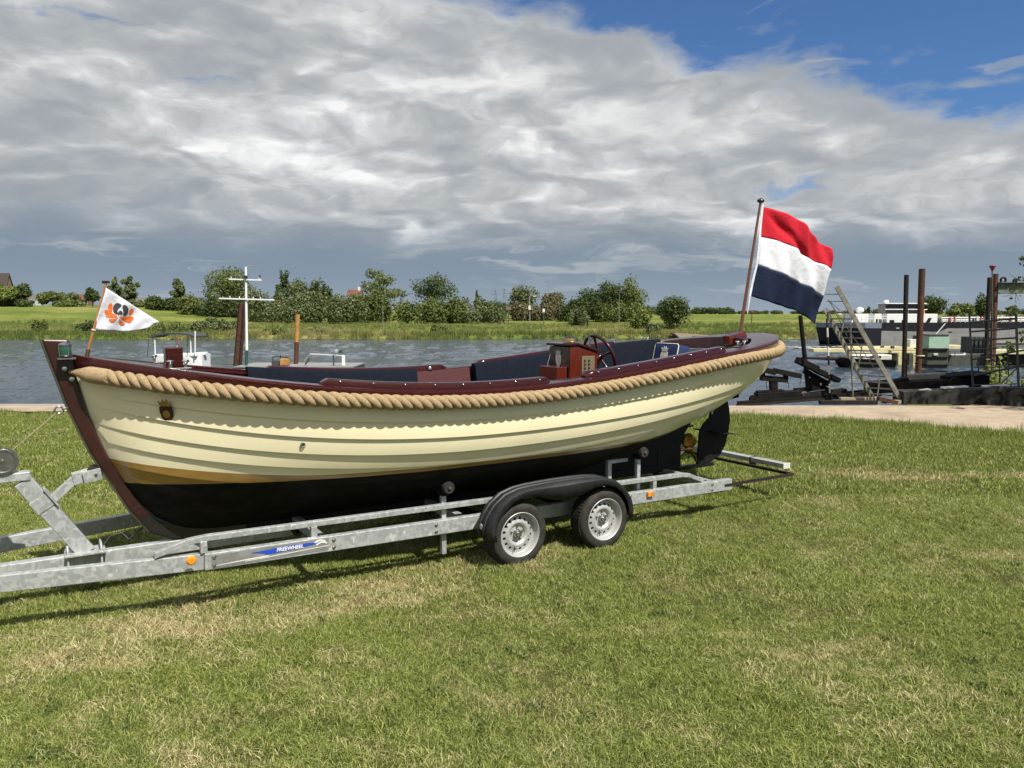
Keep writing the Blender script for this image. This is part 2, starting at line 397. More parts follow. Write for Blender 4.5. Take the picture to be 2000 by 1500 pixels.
def hullpaint():
    m, nt, b = new_mat('hull_paint')
    tc = nd(nt, 'ShaderNodeTexCoord').outputs['Object']
    s = nd(nt, 'ShaderNodeSeparateXYZ', {0: tc}); X, Y, Z = s.outputs
    g = math_n(nt, 'ADD', .855, math_n(nt, 'MULTIPLY', math_n(nt, 'POWER', math_n(nt, 'MAXIMUM', math_n(nt, 'SUBTRACT', -1.4, X), 0.0), 1.6), .085))
    cream = mix(nt, mrange(nt, noise(nt, tc, 3, 5).outputs[0], .3, .7), (.77, .71, .49), (.735, .675, .465))
    gold = mix(nt, mrange(nt, noise(nt, vmath(nt, 'MULTIPLY', tc, (1, 1, 4)), 5, 5).outputs[0], .3, .7), (.33, .195, .045), (.27, .155, .035))
    fg = math_n(nt, 'GREATER_THAN', Z, g)
    c = mix(nt, fg, gold, cream)
    wl = math_n(nt, 'ADD', .818, math_n(nt, 'MULTIPLY', noise(nt, tc, 4, 2).outputs[0], .006))
    fb = math_n(nt, 'GREATER_THAN', Z, wl)
    n = noise(nt, vmath(nt, 'MULTIPLY', tc, (1, 1, 3)), 6, 6, .65).outputs[0]
    blk = mix(nt, mrange(nt, n, .35, .75), (.0045, .0045, .0045), (.016, .014, .012))
    c = mix(nt, fb, blk, c)
    nt.links.new(c, b.inputs['Base Color'])
    nt.links.new(mix(nt, fb, (.6, .6, .6), (.27, .27, .27)), b.inputs['Roughness'])
    nt.links.new(nd(nt, 'ShaderNodeBump', {'Strength': .25, 'Distance': .01, 'Height': noise(nt, vmath(nt, 'MULTIPLY', tc, (1, 1, 2)), 2.6, 3, .5).outputs[0]}).outputs[0], b.inputs['Normal'])
    nt.links.new(math_n(nt, 'MULTIPLY', fb, .45), b.inputs['Coat Weight']); b.inputs['Coat Roughness'].default_value = .12
    nt.links.new(math_n(nt, 'ADD', .12, math_n(nt, 'MULTIPLY', fb, .38)), b.inputs['Specular IOR Level'])
    return m


M['hull'] = hullpaint()

# ------------------------------------------------------------------ ground, path, river, far bank
WZ = -1.5


def edge_y(x):      # where the lawn meets the path
    return float(np.interp(x, [-60, -10, -2, 2, 5, 6.6, 8.6, 11, 20], [15.75, 15.75, 15.55, 15.3, 14.85, 14.1, 12.95, 11.6, 8.0]))


def grass_color(nt, pos):
    n1 = noise(nt, vmath(nt, 'MULTIPLY', pos, (1, 1, 0)), .75, 5, .62, .4).outputs[0]
    n2 = noise(nt, vmath(nt, 'MULTIPLY', pos, (.8, 1.3, 0)), 3.1, 5, .6).outputs[0]
    f = math_n(nt, 'ADD', math_n(nt, 'MULTIPLY', n1, .55), math_n(nt, 'MULTIPLY', n2, .45))
    s = nd(nt, 'ShaderNodeSeparateXYZ', {0: pos}).outputs
    # a dry strip along the trailer's track and a worn track on the right; greener towards the path
    d = math_n(nt, 'SUBTRACT', s[1], math_n(nt, 'ADD', 6.25, math_n(nt, 'MULTIPLY', s[0], .62)))
    d = math_n(nt, 'ABSOLUTE', d)
    left = mrange(nt, s[0], 1.2, -1.0)
    f = math_n(nt, 'ADD', f, math_n(nt, 'MULTIPLY', math_n(nt, 'MULTIPLY', mrange(nt, d, .9, 0), left), .11))
    f = math_n(nt, 'ADD', f, math_n(nt, 'MULTIPLY', mrange(nt, math_n(nt, 'ABSOLUTE', math_n(nt, 'SUBTRACT', s[1], 9.55)), .4, 0), math_n(nt, 'MULTIPLY', mrange(nt, s[0], 3.4, 4.2), .16)))
    f = math_n(nt, 'SUBTRACT', f, math_n(nt, 'MULTIPLY', mrange(nt, s[1], 9, 13.5), .05))
    n3 = noise(nt, vmath(nt, 'MULTIPLY', pos, (1, 1, 0)), 13, 4, .65).outputs[0]
    f = math_n(nt, 'ADD', f, math_n(nt, 'MULTIPLY', math_n(nt, 'SUBTRACT', n3, .5), .22))
    f = math_n(nt, 'SUBTRACT', f, math_n(nt, 'MULTIPLY', mrange(nt, s[1], 9.5, 12), math_n(nt, 'MULTIPLY', mrange(nt, s[0], .5, 3), .05)))
    return f


def lawn_mats():
    m, nt, b = new_mat('lawn_soil')
    pos = nd(nt, 'ShaderNodeNewGeometry').outputs['Position']
    f = grass_color(nt, pos)
    fi = noise(nt, pos, 60, 5, .7).outputs[0]
    c = ramp(nt, f, [(.40, (.045, .06, .014)), (.52, (.085, .085, .03)), (.64, (.21, .165, .08))])
    c = mix(nt, mrange(nt, fi, .35, .7), mix(nt, .55, c, (.02, .02, .01)), c)
    nt.links.new(c, b.inputs['Base Color']); b.inputs['Roughness'].default_value = .95; b.inputs['Specular IOR Level'].default_value = .1
    nt.links.new(nd(nt, 'ShaderNodeBump', {'Strength': .6, 'Distance': .03, 'Height': fi}).outputs[0], b.inputs['Normal'])
    M['soil'] = m
    m, nt, b = new_mat('lawn_blades')
    g = nd(nt, 'ShaderNodeNewGeometry'); pos = g.outputs['Position']
    f = grass_color(nt, pos)
    a = nd(nt, 'ShaderNodeAttribute', attribute_name='tint').outputs['Fac']
    oi = nd(nt, 'ShaderNodeObjectInfo').outputs['Random']
    green = ramp(nt, a, [(0, (.070, .108, .015)), (.5, (.21, .262, .050)), (1, (.47, .48, .165))])
    straw = ramp(nt, a, [(0, (.20, .15, .06)), (.5, (.50, .42, .20)), (1, (.82, .74, .46))])
    k = math_n(nt, 'ADD', math_n(nt, 'ADD', f, math_n(nt, 'MULTIPLY', math_n(nt, 'SUBTRACT', oi, .5), .10)), math_n(nt, 'MULTIPLY', math_n(nt, 'SUBTRACT', a, .5), .16))
    c = mix(nt, mrange(nt, k, .51, .74), green, straw)
    nt.links.new(c, b.inputs['Base Color']); b.inputs['Roughness'].default_value = .55; b.inputs['Specular IOR Level'].default_value = .3
    tr = nd(nt, 'ShaderNodeBsdfTranslucent', {'Color': c})
    ms = nd(nt, 'ShaderNodeMixShader', {0: .35})
    nt.links.new(b.outputs[0], ms.inputs[1]); nt.links.new(tr.outputs[0], ms.inputs[2])
    nt.links.new(ms.outputs[0], nt.nodes['Material Output'].inputs[0])
    M['blades'] = m
    M['weed'] = leafmat('weed_leaves', (.05, .085, .02), (.075, .12, .028), (.12, .17, .05))
    m, nt, b = new_mat('path_surface')
    pos = nd(nt, 'ShaderNodeNewGeometry').outputs['Position']
    n = noise(nt, pos, 1.1, 6, .65).outputs[0]; n2 = noise(nt, pos, 40, 5, .7).outputs[0]
    c = ramp(nt, n, [(.32, (.26, .20, .145)), (.5, (.36, .285, .205)), (.7, (.42, .34, .25))])
    c = mix(nt, mrange(nt, n2, .45, .75, 0, .55), c, (.17, .14, .10))
    cr = noise(nt, vmath(nt, 'MULTIPLY', pos, (.4, 1.6, 1)), 2.2, 7, .7, 1.5).outputs[0]
    c = mix(nt, mrange(nt, math_n(nt, 'ABSOLUTE', math_n(nt, 'SUBTRACT', cr, .5)), .012, .0, 0, .8), c, (.09, .075, .05))
    nt.links.new(c, b.inputs['Base Color']); b.inputs['Roughness'].default_value = .95
    nt.links.new(nd(nt, 'ShaderNodeBump', {'Strength': .5, 'Distance': .02, 'Height': n2}).outputs[0], b.inputs['Normal'])
    M['path'] = m
    m, nt, b = new_mat('river_water')
    pos = nd(nt, 'ShaderNodeNewGeometry').outputs['Position']
    p1 = vmath(nt, 'MULTIPLY', pos, (.55, 1.0, 1))
    w1 = noise(nt, p1, 2.2, 4, .5, .9).outputs[0]; w2 = noise(nt, p1, 6.5, 3, .6, .5).outputs[0]
    gust = noise(nt, vmath(nt, 'MULTIPLY', pos, (.25, 1, 1)), .055, 4, .55).outputs[0]
    h = math_n(nt, 'ADD', w1, math_n(nt, 'MULTIPLY', w2, .30))
    st = mrange(nt, gust, .3, .65, .55, 1.0)
    bp = nd(nt, 'ShaderNodeBump', {'Strength': st, 'Distance': .10, 'Height': h})
    nt.links.new(bp.outputs[0], b.inputs['Normal'])
    b.inputs['Base Color'].default_value = (.030, .044, .058, 1); b.inputs['Roughness'].default_value = .05; b.inputs['IOR'].default_value = 1.33
    M['water'] = m
    m, nt, b = new_mat('meadow')
    pos = nd(nt, 'ShaderNodeNewGeometry').outputs['Position']
    n = noise(nt, vmath(nt, 'MULTIPLY', pos, (.35, 1, 1)), .12, 6, .6).outputs[0]
    n2 = noise(nt, vmath(nt, 'MULTIPLY', pos, (1, 1, 1)), 1.2, 6, .7).outputs[0]
    f = math_n(nt, 'ADD', math_n(nt, 'MULTIPLY', n, .75), math_n(nt, 'MULTIPLY', n2, .25))
    c = ramp(nt, f, [(.36, (.075, .11, .022)), (.46, (.115, .155, .03)), (.54, (.165, .185, .045)), (.64, (.29, .26, .10))])
    nt.links.new(c, b.inputs['Base Color']); b.inputs['Roughness'].default_value = .95; b.inputs['Specular IOR Level'].default_value = .1
    nt.links.new(nd(nt, 'ShaderNodeBump', {'Strength': .9, 'Distance': .5, 'Height': n2}).outputs[0], b.inputs['Normal'])
    M['meadow'] = m
    m, nt, b = new_mat('meadow_blades')
    g = nd(nt, 'ShaderNodeNewGeometry'); pos = g.outputs['Position']
    a = nd(nt, 'ShaderNodeAttribute', attribute_name='tint').outputs['Fac']
    n = noise(nt, vmath(nt, 'MULTIPLY', pos, (.35, 1, 1)), .12, 6, .6).outputs[0]
    f = math_n(nt, 'ADD', math_n(nt, 'MULTIPLY', n, .85), math_n(nt, 'MULTIPLY', a, .15))
    c = ramp(nt, f, [(.36, (.085, .13, .024)), (.46, (.14, .185, .038)), (.55, (.21, .22, .065)), (.66, (.38, .32, .15))])
    nt.links.new(c, b.inputs['Base Color']); b.inputs['Roughness'].default_value = .7
    tr = nd(nt, 'ShaderNodeBsdfTranslucent', {'Color': c})
    ms = nd(nt, 'ShaderNodeMixShader', {0: .3})
    nt.links.new(b.outputs[0], ms.inputs[1]); nt.links.new(tr.outputs[0], ms.inputs[2])
    nt.links.new(ms.outputs[0], nt.nodes['Material Output'].inputs[0])
    M['meadow_blades'] = m


lawn_mats()


def lawn_h(x, y):
    return .022 * math.sin(x * 1.3 + .7) * math.sin(y * 1.1) + .012 * math.sin(x * 3.1 + y * 2.3)


def ground():
    xs = [-260, -120, -60, -30] + list(np.arange(-20, 20.01, .5)) + [30, 60, 120, 260]
    mb = MB(); rows = []
    ys = [-80, -30, -10] + list(np.arange(0, 16.6, .5))
    for y in ys: rows.append([(x, y, lawn_h(x, y) if -20 <= x <= 20 and y > 0 else 0) for x in xs])
    rows.append([(x, 16.7, -.02) for x in xs])
    rows.append([(x, 17.0, -.5) for x in xs]); rows.append([(x, 19.5, -1.7) for x in xs]); rows.append([(x, 40, -4) for x in xs])
    mb.loft(rows)
    o = mb.build('ground', M['soil'], smooth=80); tag(o, kind='structure')
    # path along the quay
    mb = MB(); px = np.arange(-60, 20.1, .4)
    rows = []
    wob = [.12 * math.sin(x * 2.1) + .07 * math.sin(x * 5.3 + 1) for x in px]
    for k in range(9):
        t = k / 8; rows.append([(x, (edge_y(x) + w) * (1 - t) + 16.66 * t, .045 + .004 * math.sin(x * 3 + k)) for x, w in zip(px, wob)])
    rows.append([(x, 16.67, -.3) for x in px])
    o = mb.loft(rows).build('path', M['path'], smooth=60); tag(o, kind='structure')
    # kerb of the quay
    mb = MB(); mb.b2((-60, 16.62, -.6), (3.3, 16.86, .062)); o = mb.build('kerb', M['concrete'], bevel=.02); tag(o, kind='structure')
    # river: a fan of wave-shaped rows near the quay, flat beyond
    gw = np.random.default_rng(17); nw = 44
    lam = np.exp(gw.uniform(math.log(.38), math.log(4.2), nw)); ang = gw.normal(size=nw) * .62 - 1.2; ph = gw.uniform(0, 6.28, nw); am = .0068 * lam ** .9 * gw.uniform(.5, 1.3, nw)
    yy = [16.9]
    while yy[-1] < 106: yy.append(yy[-1] + .00052 * yy[-1] ** 1.72 + .042)
    yy = np.array(yy); uu = np.linspace(-1.0, 1.05, 620); Yg, Ug = np.meshgrid(yy, uu, indexing='ij'); Xg = Ug * (Yg + 4)
    Zg = np.zeros_like(Xg); gust = .72 + .48 * np.sin(Xg * .05 + Yg * .21) * np.sin(Yg * .11 - Xg * .02 + 1)
    for l, a, p, m_ in zip(lam, ang, ph, am):
        k = 2 * PI / l; Zg += m_ * np.sin(k * (Xg * math.cos(a) + Yg * math.sin(a)) + p + .6 * np.sin(.31 * Xg + p) + .5 * np.sin(.27 * Yg + 2 * p))
    Zg = WZ + np.clip(Zg * gust, -.12, .2); Zg += .25 * np.clip(Zg - WZ, 0, 1)
    V = np.stack([Xg, Yg, Zg], -1).reshape(-1, 3); nu = len(uu); ii = (np.arange(len(yy) - 1)[:, None] * nu + np.arange(nu - 1)[None]).ravel()
    F = np.stack([ii, ii + 1, ii + nu + 1, ii + nu], 1); o_ = len(V)
    e0, e1 = float(Xg[0, 0]), float(Xg[-1, 0]); f0, f1 = float(Xg[0, -1]), float(Xg[-1, -1]); y1 = float(yy[-1])
    flat = [(-2500, 16.9, WZ), (e0, 16.9, WZ), (e1, y1, WZ), (-2500, y1, WZ), (f0, 16.9, WZ), (2500, 16.9, WZ), (2500, y1, WZ), (f1, y1, WZ), (-2500, 145, WZ), (2500, 145, WZ)]
    me = bpy.data.meshes.new('river'); me.from_pydata(V.tolist() + flat, [], F.tolist() + [(o_, o_ + 1, o_ + 2, o_ + 3), (o_ + 4, o_ + 5, o_ + 6, o_ + 7), (o_ + 3, o_ + 2, o_ + 7, o_ + 6, o_ + 9, o_ + 8)])
    me.materials.append(M['water']); me.polygons.foreach_set('use_smooth', [True] * len(me.polygons))
    o = bpy.data.objects.new('river', me); COL.objects.link(o); tag(o, kind='structure')
    # far bank
    def th(x, y):
        d = y - bank_y(x)
        h = WZ - .4 + .9 * min(max(d / 1.2, 0), 1) + .75 * smooth(d, 1, 14) + 1.75 * smooth(d, 12, 100)
        h += 2.5 * smooth(-x, 42, 85) * smooth(d, 22, 60) - .3 * smooth(x, 30, 90) * smooth(d, 30, 100)
        h += (.12 * math.sin(x * .31 + y * .2) + .1 * math.sin(x * .83 - y * .5)) * smooth(d, 0, 3)
        return h
    global terrain
    terrain = th
    ds = [-2, -.5, 0, .4, .8, 1.2, 2, 3, 4.5, 6, 8, 11, 14, 18, 23, 28, 34, 42, 50, 60, 75, 95, 130, 180, 260, 400, 700, 1300, 2600, 6000]
    fx = list(np.arange(-200, 200.1, 2.5)); fx = [-6000, -2500, -1200, -600, -350, -260] + fx + [260, 350, 600, 1200, 2500, 6000]
    rows = [[(x, bank_y(x) + d, th(x, bank_y(x) + d)) for x in fx] for d in ds]
    tag(MB().loft(rows).build('far_bank', M['meadow'], smooth=80), kind='structure')


def smooth(v, a, b):
    t = min(max((v - a) / (b - a), 0), 1); return t * t * (3 - 2 * t)


def bank_y(x): return 108.5 + .035 * x + 1.1 * math.sin(x * .13) + .5 * math.sin(x * .41 + 1)


ground()


# ------------------------------------------------------------------ the sloop (local x runs bow to stern, y- is the near side)
ANG = math.radians(32)
P0 = Vector((0.0749, 6.0761, 0)); TV = Vector((math.cos(ANG), math.sin(ANG), 0)); NV = Vector((-math.sin(ANG), math.cos(ANG), 0))
BASE = P0 + NV * 1.1
S0, SE = -3.06, 4.12


def hb(s):
    a = min(max((.2 - s) / (.2 - S0), 0), 1.0); b = min(max((s - .2) / (SE - .2), 0), 1)
    return 1.05 * ((1 - a ** 3.0) if s < .2 else (1 - b ** 3.8) ** .62)


def zs(s):
    if s > 3.0: return 1.7045 + (s - 3.0) * .10
    return float(np.polyval([-1.38931956e-03, -3.01226818e-03, 4.18956621e-02, 1.90584049e-02, 1.46403177], s))


def zk(s):
    if s < -2.0: return .38 + 1.31 * min((-2.0 - s) / 1.06, 1.0) ** 3.5
    return .38 + .72 * smooth(s, .9, 5.0) + .06 * max(s - .5, 0) ** 1.5


def lerp(a, b, t): return a + (b - a) * t


def sec(s, w):
    bow = ((.02, 0), (.52, .18), (.90, .50), (1, 1)); mid = ((.02, 0), (.74, .33), (1.025, .44), (1, 1)); st = ((.02, 0), (.62, .10), (.95, .40), (1, 1))
    k = smooth(s, -3.0, -.6); v = smooth(s, .8, 3.6)
    c = [[lerp(lerp(bow[i][j], mid[i][j], k), st[i][j], v) for j in (0, 1)] for i in range(4)]
    q = 1 - w
    a, b = [q ** 3 * c[0][j] + 3 * q * q * w * c[1][j] + 3 * q * w * w * c[2][j] + w ** 3 * c[3][j] for j in (0, 1)]
    K = zk(s); return hb(s) * a, K + (zs(s) - .06 - K) * b


WW = np.linspace(0, 1, 80)
_sc = {}


def w_at(s, z):
    k = round(s, 4)
    if k not in _sc: _sc[k] = [sec(s, w)[1] for w in WW]
    return float(np.interp(z, _sc[k], WW))


KS = [-3.0, -2.6, -2.27, -1.78, -1.27, -.7, 0, .78, 1.6, 2.3, 3.0, 3.8]
LAPS = [np.polyfit(KS, v, 5) for v in (
    [1.495, 1.43, 1.38, 1.30, 1.265, 1.24, 1.235, 1.26, 1.32, 1.40, 1.48, 1.56],
    [1.415, 1.335, 1.25, 1.183, 1.142, 1.113, 1.106, 1.122, 1.179, 1.25, 1.34, 1.46],
    [1.29, 1.20, 1.133, 1.052, 1.014, 1.0, .985, 1.007, 1.072, 1.16, 1.27, 1.41],
    [1.17, 1.085, 1.013, .945, .905, .89, .885, .905, .97, 1.07, 1.20, 1.36],
    [1.03, .93, .865, .80, .775, .762, .76, .785, .865, .975, 1.12, 1.31])]


def lap_w(i, s):
    """girth position of the lower edge of strake i"""
    if i < 5: return w_at(s, float(np.polyval(LAPS[i], s)))
    w4 = w_at(s, float(np.polyval(LAPS[4], s))); return w4 * (.68, .36, 0.0)[i - 5]


def side_path(sg, s0=S0 + .02, s1=SE, dl=0.0, dz=0.0, n=140):
    """points along the sheer; stations bunch up towards the stern round"""
    out = []
    for i in range(n):
        t = i / (n - 1); s = s0 + (s1 - s0) * (1 - (1 - t) ** 1.6) if s1 > 3.5 else s0 + (s1 - s0) * t
        out.append((s, sg * (hb(s) + dl), zs(s) + dz))
    return out


def boat():
    B = thing('sloop', 'wooden sloop with cream lapstrake hull, black bottom and thick rope fender on the trailer', 'boat', BASE, ANG)
    st = [S0 + .005 + (SE - S0 - .01) * (1 - (1 - i / 95) ** 1.35) for i in range(96)]
    lapd = .018
    for sg in (-1, 1):
        for k in range(8):
            rings = []
            for s in st:
                wt = 1.0 if k == 0 else lap_w(k - 1, s); wb = lap_w(k, s)
                fade = smooth(s, S0, S0 + .45) * (1 - .75 * smooth(s, 3.2, 4.05)); d = lapd * fade * (1.0 if k < 5 else .45)
                pts = []
                for j in range(7):
                    t = j / 6; w = wt + (wb - wt) * t; u, z = sec(s, w); u2, z2 = sec(s, min(w + .01, 1)); u1, z1 = sec(s, max(w - .01, 0))
                    tx, tz = u2 - u1, z2 - z1; L = math.hypot(tx, tz) or 1; nx, nz = tz / L, -tx / L
                    o = d * t + .001; pts.append((s, sg * max(u + nx * o, .004), z + nz * o))
                u, z = sec(s, wb); pts.append((s, sg * max(u - .012, .002), z + .004))
                rings.append(pts)
            MB().loft(rings).build('plank', M['hull'], B, smooth=38)
    # inner skin so that the hull is closed above the floor
    rings = []
    for s in st:
        if s < -2.9 or s > 3.95: continue
        r = []
        for j in range(23):
            w = 1 - abs(j - 11) / 11; w = 1 - w; sg = -1 if j < 11 else 1
            u, z = sec(s, w); r.append((s, sg * max(u - .05, 0), max(z, .60)))
        rings.append(r)
    MB().loft(rings).build('inner_hull', M['mahog_dark'], B, smooth=50)
    # floor boards
    for i in range(9):
        y = -.64 + i * .16; mb = MB(); rr = []
        for s in np.linspace(-2.2, 3.0, 20):
            lim = max(sec(s, w_at(s, .8))[0] - .05, .02); a = max(min(y - .077, lim), -lim); b = max(min(y + .077, lim), -lim)
            rr.append([(s, a, .80), (s, b, .80), (s, b, .775), (s, a, .775)])
        mb.loft(rr, closed=True, cap=True); mb.build('floorboard', M['teak'], B)
    # gunwale: cap rail with moulded edge, both sides, one loft each
    for sg in (-1, 1):
        rings = []
        for s in st:
            h = hb(s); z = zs(s); wd = .17 + .22 * smooth(s, 3.0, 3.9) - .05 * smooth(s, -2.4, -3.05)
            i = max(h - wd, 0); f = 1 if h > .02 else 0; gd = .03 * smooth(s, -1.2, -2.8)
            rings.append([(s, sg * x, z + dz) for x, dz in ((max(h - .012, 0), -.075 - gd), (h + .022 * f, -.070 - gd), (h + .034 * f, -.055 - gd), (h + .036 * f, -.016), (h + .024 * f, -.002), (h + .010 * f, .001), (i + .008, .004), (i, -.004), (i, -.055), (max(i, h - .06), -.06))])
        MB().loft(rings, closed=True, cap=True).build('gunwale', M['mahog'], B, smooth=40)
    # stern deck and bow deck
    for nm, a, b in (('stern_deck', 3.62, 4.08), ('bow_deck', -2.98, -2.45)):
        mb = MB(); rr = []
        for s in np.linspace(a, b, 12):
            h = max(hb(s) - .02, .01); rr.append([(s, -h, zs(s) - .03), (s, -h, zs(s) - .004), (s, 0, zs(s) + .004), (s, h, zs(s) - .004), (s, h, zs(s) - .03)])
        mb.loft(rr, closed=True, cap=True).build(nm, M['mahog'], B, smooth=30)
    # raised coaming pieces on the gunwale, with brass screws
    for sg in (-1, 1):
        for a, b in ((-1.53, .36), (.73, 2.55)):
            rings = []; n = 40
            for i in range(n):
                s = a + (b - a) * i / (n - 1); e = min(1, math.sqrt(max(1 - (1 - min((s - a), (b - s)) / .07) ** 2, 0)) if min(s - a, b - s) < .07 else 1)
                h = hb(s); z = zs(s); o = h - .045; i_ = h - .165; mdl = (o + i_) / 2; hw = (o - i_) / 2 * (.55 + .45 * e); t = .052 * (.35 + .65 * e)
                rings.append([(s, sg * (mdl + x * hw), z + zz) for x, zz in ((1, 0), (1.0, t * .55), (.86, t * .9), (.6, t), (-.6, t), (-.9, t * .85), (-1, t * .5), (-1, -.02))])
            c = MB().loft(rings, closed=True, cap=True).build('coaming', M['mahog'], B, smooth=40)
            for i in range(8):
                s = a + .12 + (b - a - .24) * i / 7; MB().lathe([(0, .006), (.006, .005), (.009, .001), (.009, -.004)], 8, (s, sg * (hb(s) - .042), zs(s) + .036), RX(sg * -PI / 2)).build('screw', M['chrome'], c, smooth=50)
    # stem with stem head
    out = [(-3.225, 1.875), (-3.20, 1.78), (-3.088, 1.385), (-2.962, 1.05), (-2.848, .83), (-2.728, .60), (-2.60, .42), (-2.45, .345), (-2.2, .325), (-1.9, .32)]
    inn = [(-1.9, .40), (-2.18, .41), (-2.38, .44), (-2.55, .53), (-2.69, .70), (-2.80, .90), (-2.90, 1.12), (-2.975, 1.36), (-3.03, 1.62), (-3.045, 1.74), (-3.05, 1.845), (-3.07, 1.868)]
    m, nt, b = new_mat('stem_paint')
    Zc = nd(nt, 'ShaderNodeSeparateXYZ', {0: nd(nt, 'ShaderNodeTexCoord').outputs['Object']}).outputs[2]
    tcn = noise(nt, nd(nt, 'ShaderNodeTexCoord').outputs['Object'], 9, 4).outputs[0]
    wood = mix(nt, mrange(nt, tcn, .3, .7), (.032, .008, .006), (.020, .006, .005))
    nt.links.new(mix(nt, math_n(nt, 'GREATER_THAN', math_n(nt, 'ADD', Zc, math_n(nt, 'MULTIPLY', tcn, .03)), .56), (.012, .0115, .011), wood), b.inputs['Base Color'])
    b.inputs['Roughness'].default_value = .35; b.inputs['Coat Weight'].default_value = .4
    MB().prism(out + inn, lambda a, b_, t: (a, t, b_), -.04, .04).build('stem', m, B, bevel=.012)
    MB().tube([(x - .006, 0, z) for x, z in out[:7]], .009, 6).build('stem_band', M['steel'], B, smooth=60)
    mb = MB().b2((-1.9, -.05, .32), (2.75, .05, .40)); mb.build('keel', M['black_paint'], B, bevel=.01)
    # deadwood / skeg
    sk = [(1.0, .42), (2.78, .33), (2.80, .58), (2.86, .72), (2.98, .86), (3.2, 1.02), (3.3, 1.08), (3.3, 1.16), (2.6, .95), (1.4, .50)]
    MB().prism(sk, lambda a, b_, t: (a, t, b_), -.035, .035).build('skeg', M['black_paint'], B, bevel=.008)
    MB().b2((2.45, -.042, .345), (2.79, -.036, .56)).build('skeg_plate', M['black_paint'], B)
    MB().b2((2.75, -.03, .30), (3.33, .03, .335)).build('heel_bar', M['black_paint'], B)
    MB().tube([(2.7, 0, .53), (2.95, 0, .525)], .018, 10).build('propeller_shaft', M['steel'], B, smooth=50)
    # propeller: hub and blades
    hubm = MB().lathe([(0, -.06), (.022, -.05), (.033, -.01), (.036, .04), (.03, .06), (0, .065)], 14, (2.94, 0, .525), RY(PI / 2)); hub = hubm.build('propeller', M['bronze'], B, smooth=50)
    for k in range(3):
        th = PI / 2 + .12 + k * 2 * PI / 3; mb = MB(); R = RX(th - PI / 2); rows = []
        for i in range(9):
            t = i / 8; r = .02 + .165 * t; w = .02 + .068 * math.sin(PI * min(t * .86 + .10, 1)) ** .8 if t < 1 else .012; tw = .95 - .45 * t
            rows.append([Vector((2.94, 0, .525)) + R @ Vector((-math.sin(tw) * q * w, math.cos(tw) * q * w, r)) for q in (-1, -.5, 0, .5, 1)])
        mb.loft(rows); o = mb.build('blade', M['bronze'], hub, smooth=60); so = o.modifiers.new('s', 'SOLIDIFY'); so.thickness = .006
    # rudder
    rd = [(3.30, 1.06), (3.27, .86), (3.18, .80), (3.12, .72), (3.08, .32), (3.30, .345), (3.44, .40), (3.53, .52), (3.58, .68), (3.60, .82), (3.58, .95), (3.53, 1.09), (3.46, 1.17), (3.33, 1.17)]
    r = MB().prism(rd, lambda a, b_, t: (a, t, b_), -.016, .016).build('rudder', M['black_paint'], B, bevel=.006)
    MB().b2((3.19, -.025, 1.01), (3.42, -.017, 1.035)).build('rudder_strap', M['black_paint'], r)
    MB().prism([(3.22, .70), (3.54, .67), (3.60, .66), (3.22, .715)], lambda a, b_, t: (a, t, b_), -.20, .20).build('rudder_fin', M['black_paint'], r)
    MB().tube([(3.30, 0, .9), (3.36, 0, 1.42)], .022, 8).build('rudder_stock', M['steel'], r, smooth=50)
    # rope fender: three laid strands following the sheer, tapered whipping at the bow
    path = []; rdrop = lambda x: .030 * smooth(x, -1.2, -2.8) + .035 * smooth(x, 2.9, 3.7)
    for p in side_path(-1, S0 - .01, SE - .0005, .062, -.088, 420): path.append(Vector(p) - Vector((0, 0, rdrop(p[0]))))
    for p in reversed(side_path(1, S0 - .01, SE - .0005, .062, -.088, 420)): path.append(Vector(p) - Vector((0, 0, rdrop(p[0]))))
    for i, p in enumerate(path):
        if p.x > 3.9: path[i] = Vector((p.x + .05 * smooth(p.x, 3.9, 4.1), p.y, p.z))
    acc = [0.]
    for a, b_ in zip(path, path[1:]): acc.append(acc[-1] + (b_ - a).length)
    tot = acc[-1]; n = int(tot / .0135); dist = np.linspace(0, tot, n)
    P = np.array([tuple(p) for p in path]); Q = np.stack([np.interp(dist, acc, P[:, j]) for j in range(3)], 1)
    for j in range(3):      # light smoothing
        Q[1:-1, j] = (Q[:-2, j] + 2 * Q[1:-1, j] + Q[2:, j]) / 4
    fender = MB()
    for ends in (0, 1):
        idx = list(range(0, 26)) if ends == 0 else list(range(n - 1, n - 27, -1)); m_ = len(idx)
        fender.tube([Q[i] for i in idx], [.014 + .044 * smooth(k, 0, 13) - .012 * smooth(k, 20, m_) for k in range(m_)], 16)
    fo = fender.build('rope_fender', M['rope'], B, smooth=50)
    T = np.gradient(Q, axis=0); T /= np.linalg.norm(T, axis=1)[:, None]
    U = np.array([0, 0, 1.0]) - T * T[:, 2:3]; U /= np.linalg.norm(U, axis=1)[:, None]; V = np.cross(T, U)
    for k in range(3):
        ph = 2 * PI * k / 3 + dist / .23 * 2 * PI + .22 * np.sin(dist * 2.1) + .12 * np.sin(dist * 5.7 + 1)
        amp = .0295 * np.clip(np.minimum(np.arange(n) - 12, n - 13 - np.arange(n)) / 10, 0.15, 1)
        pts = Q + (U * np.cos(ph)[:, None] + V * np.sin(ph)[:, None]) * amp[:, None]
        sl_ = slice(14, n - 14)
        MB().tube([Vector(p) for p in pts[sl_]], (.0285 * (1 + .045 * np.sin(dist * 7.3 + 2 * k) + .03 * np.sin(dist * 17 + k)))[sl_].tolist(), 10).build('strand', M['rope'], fo, smooth=70)
    mb = MB().lathe([(0, .03), (.016, .028), (.022, .012), (.022, -.012), (.012, -.03), (0, -.03)], 12, (-3.10, -.062, zs(-3.0) - .085), RX(PI / 2)); mb.build('rope_eye', M['chrome'], B, smooth=40)
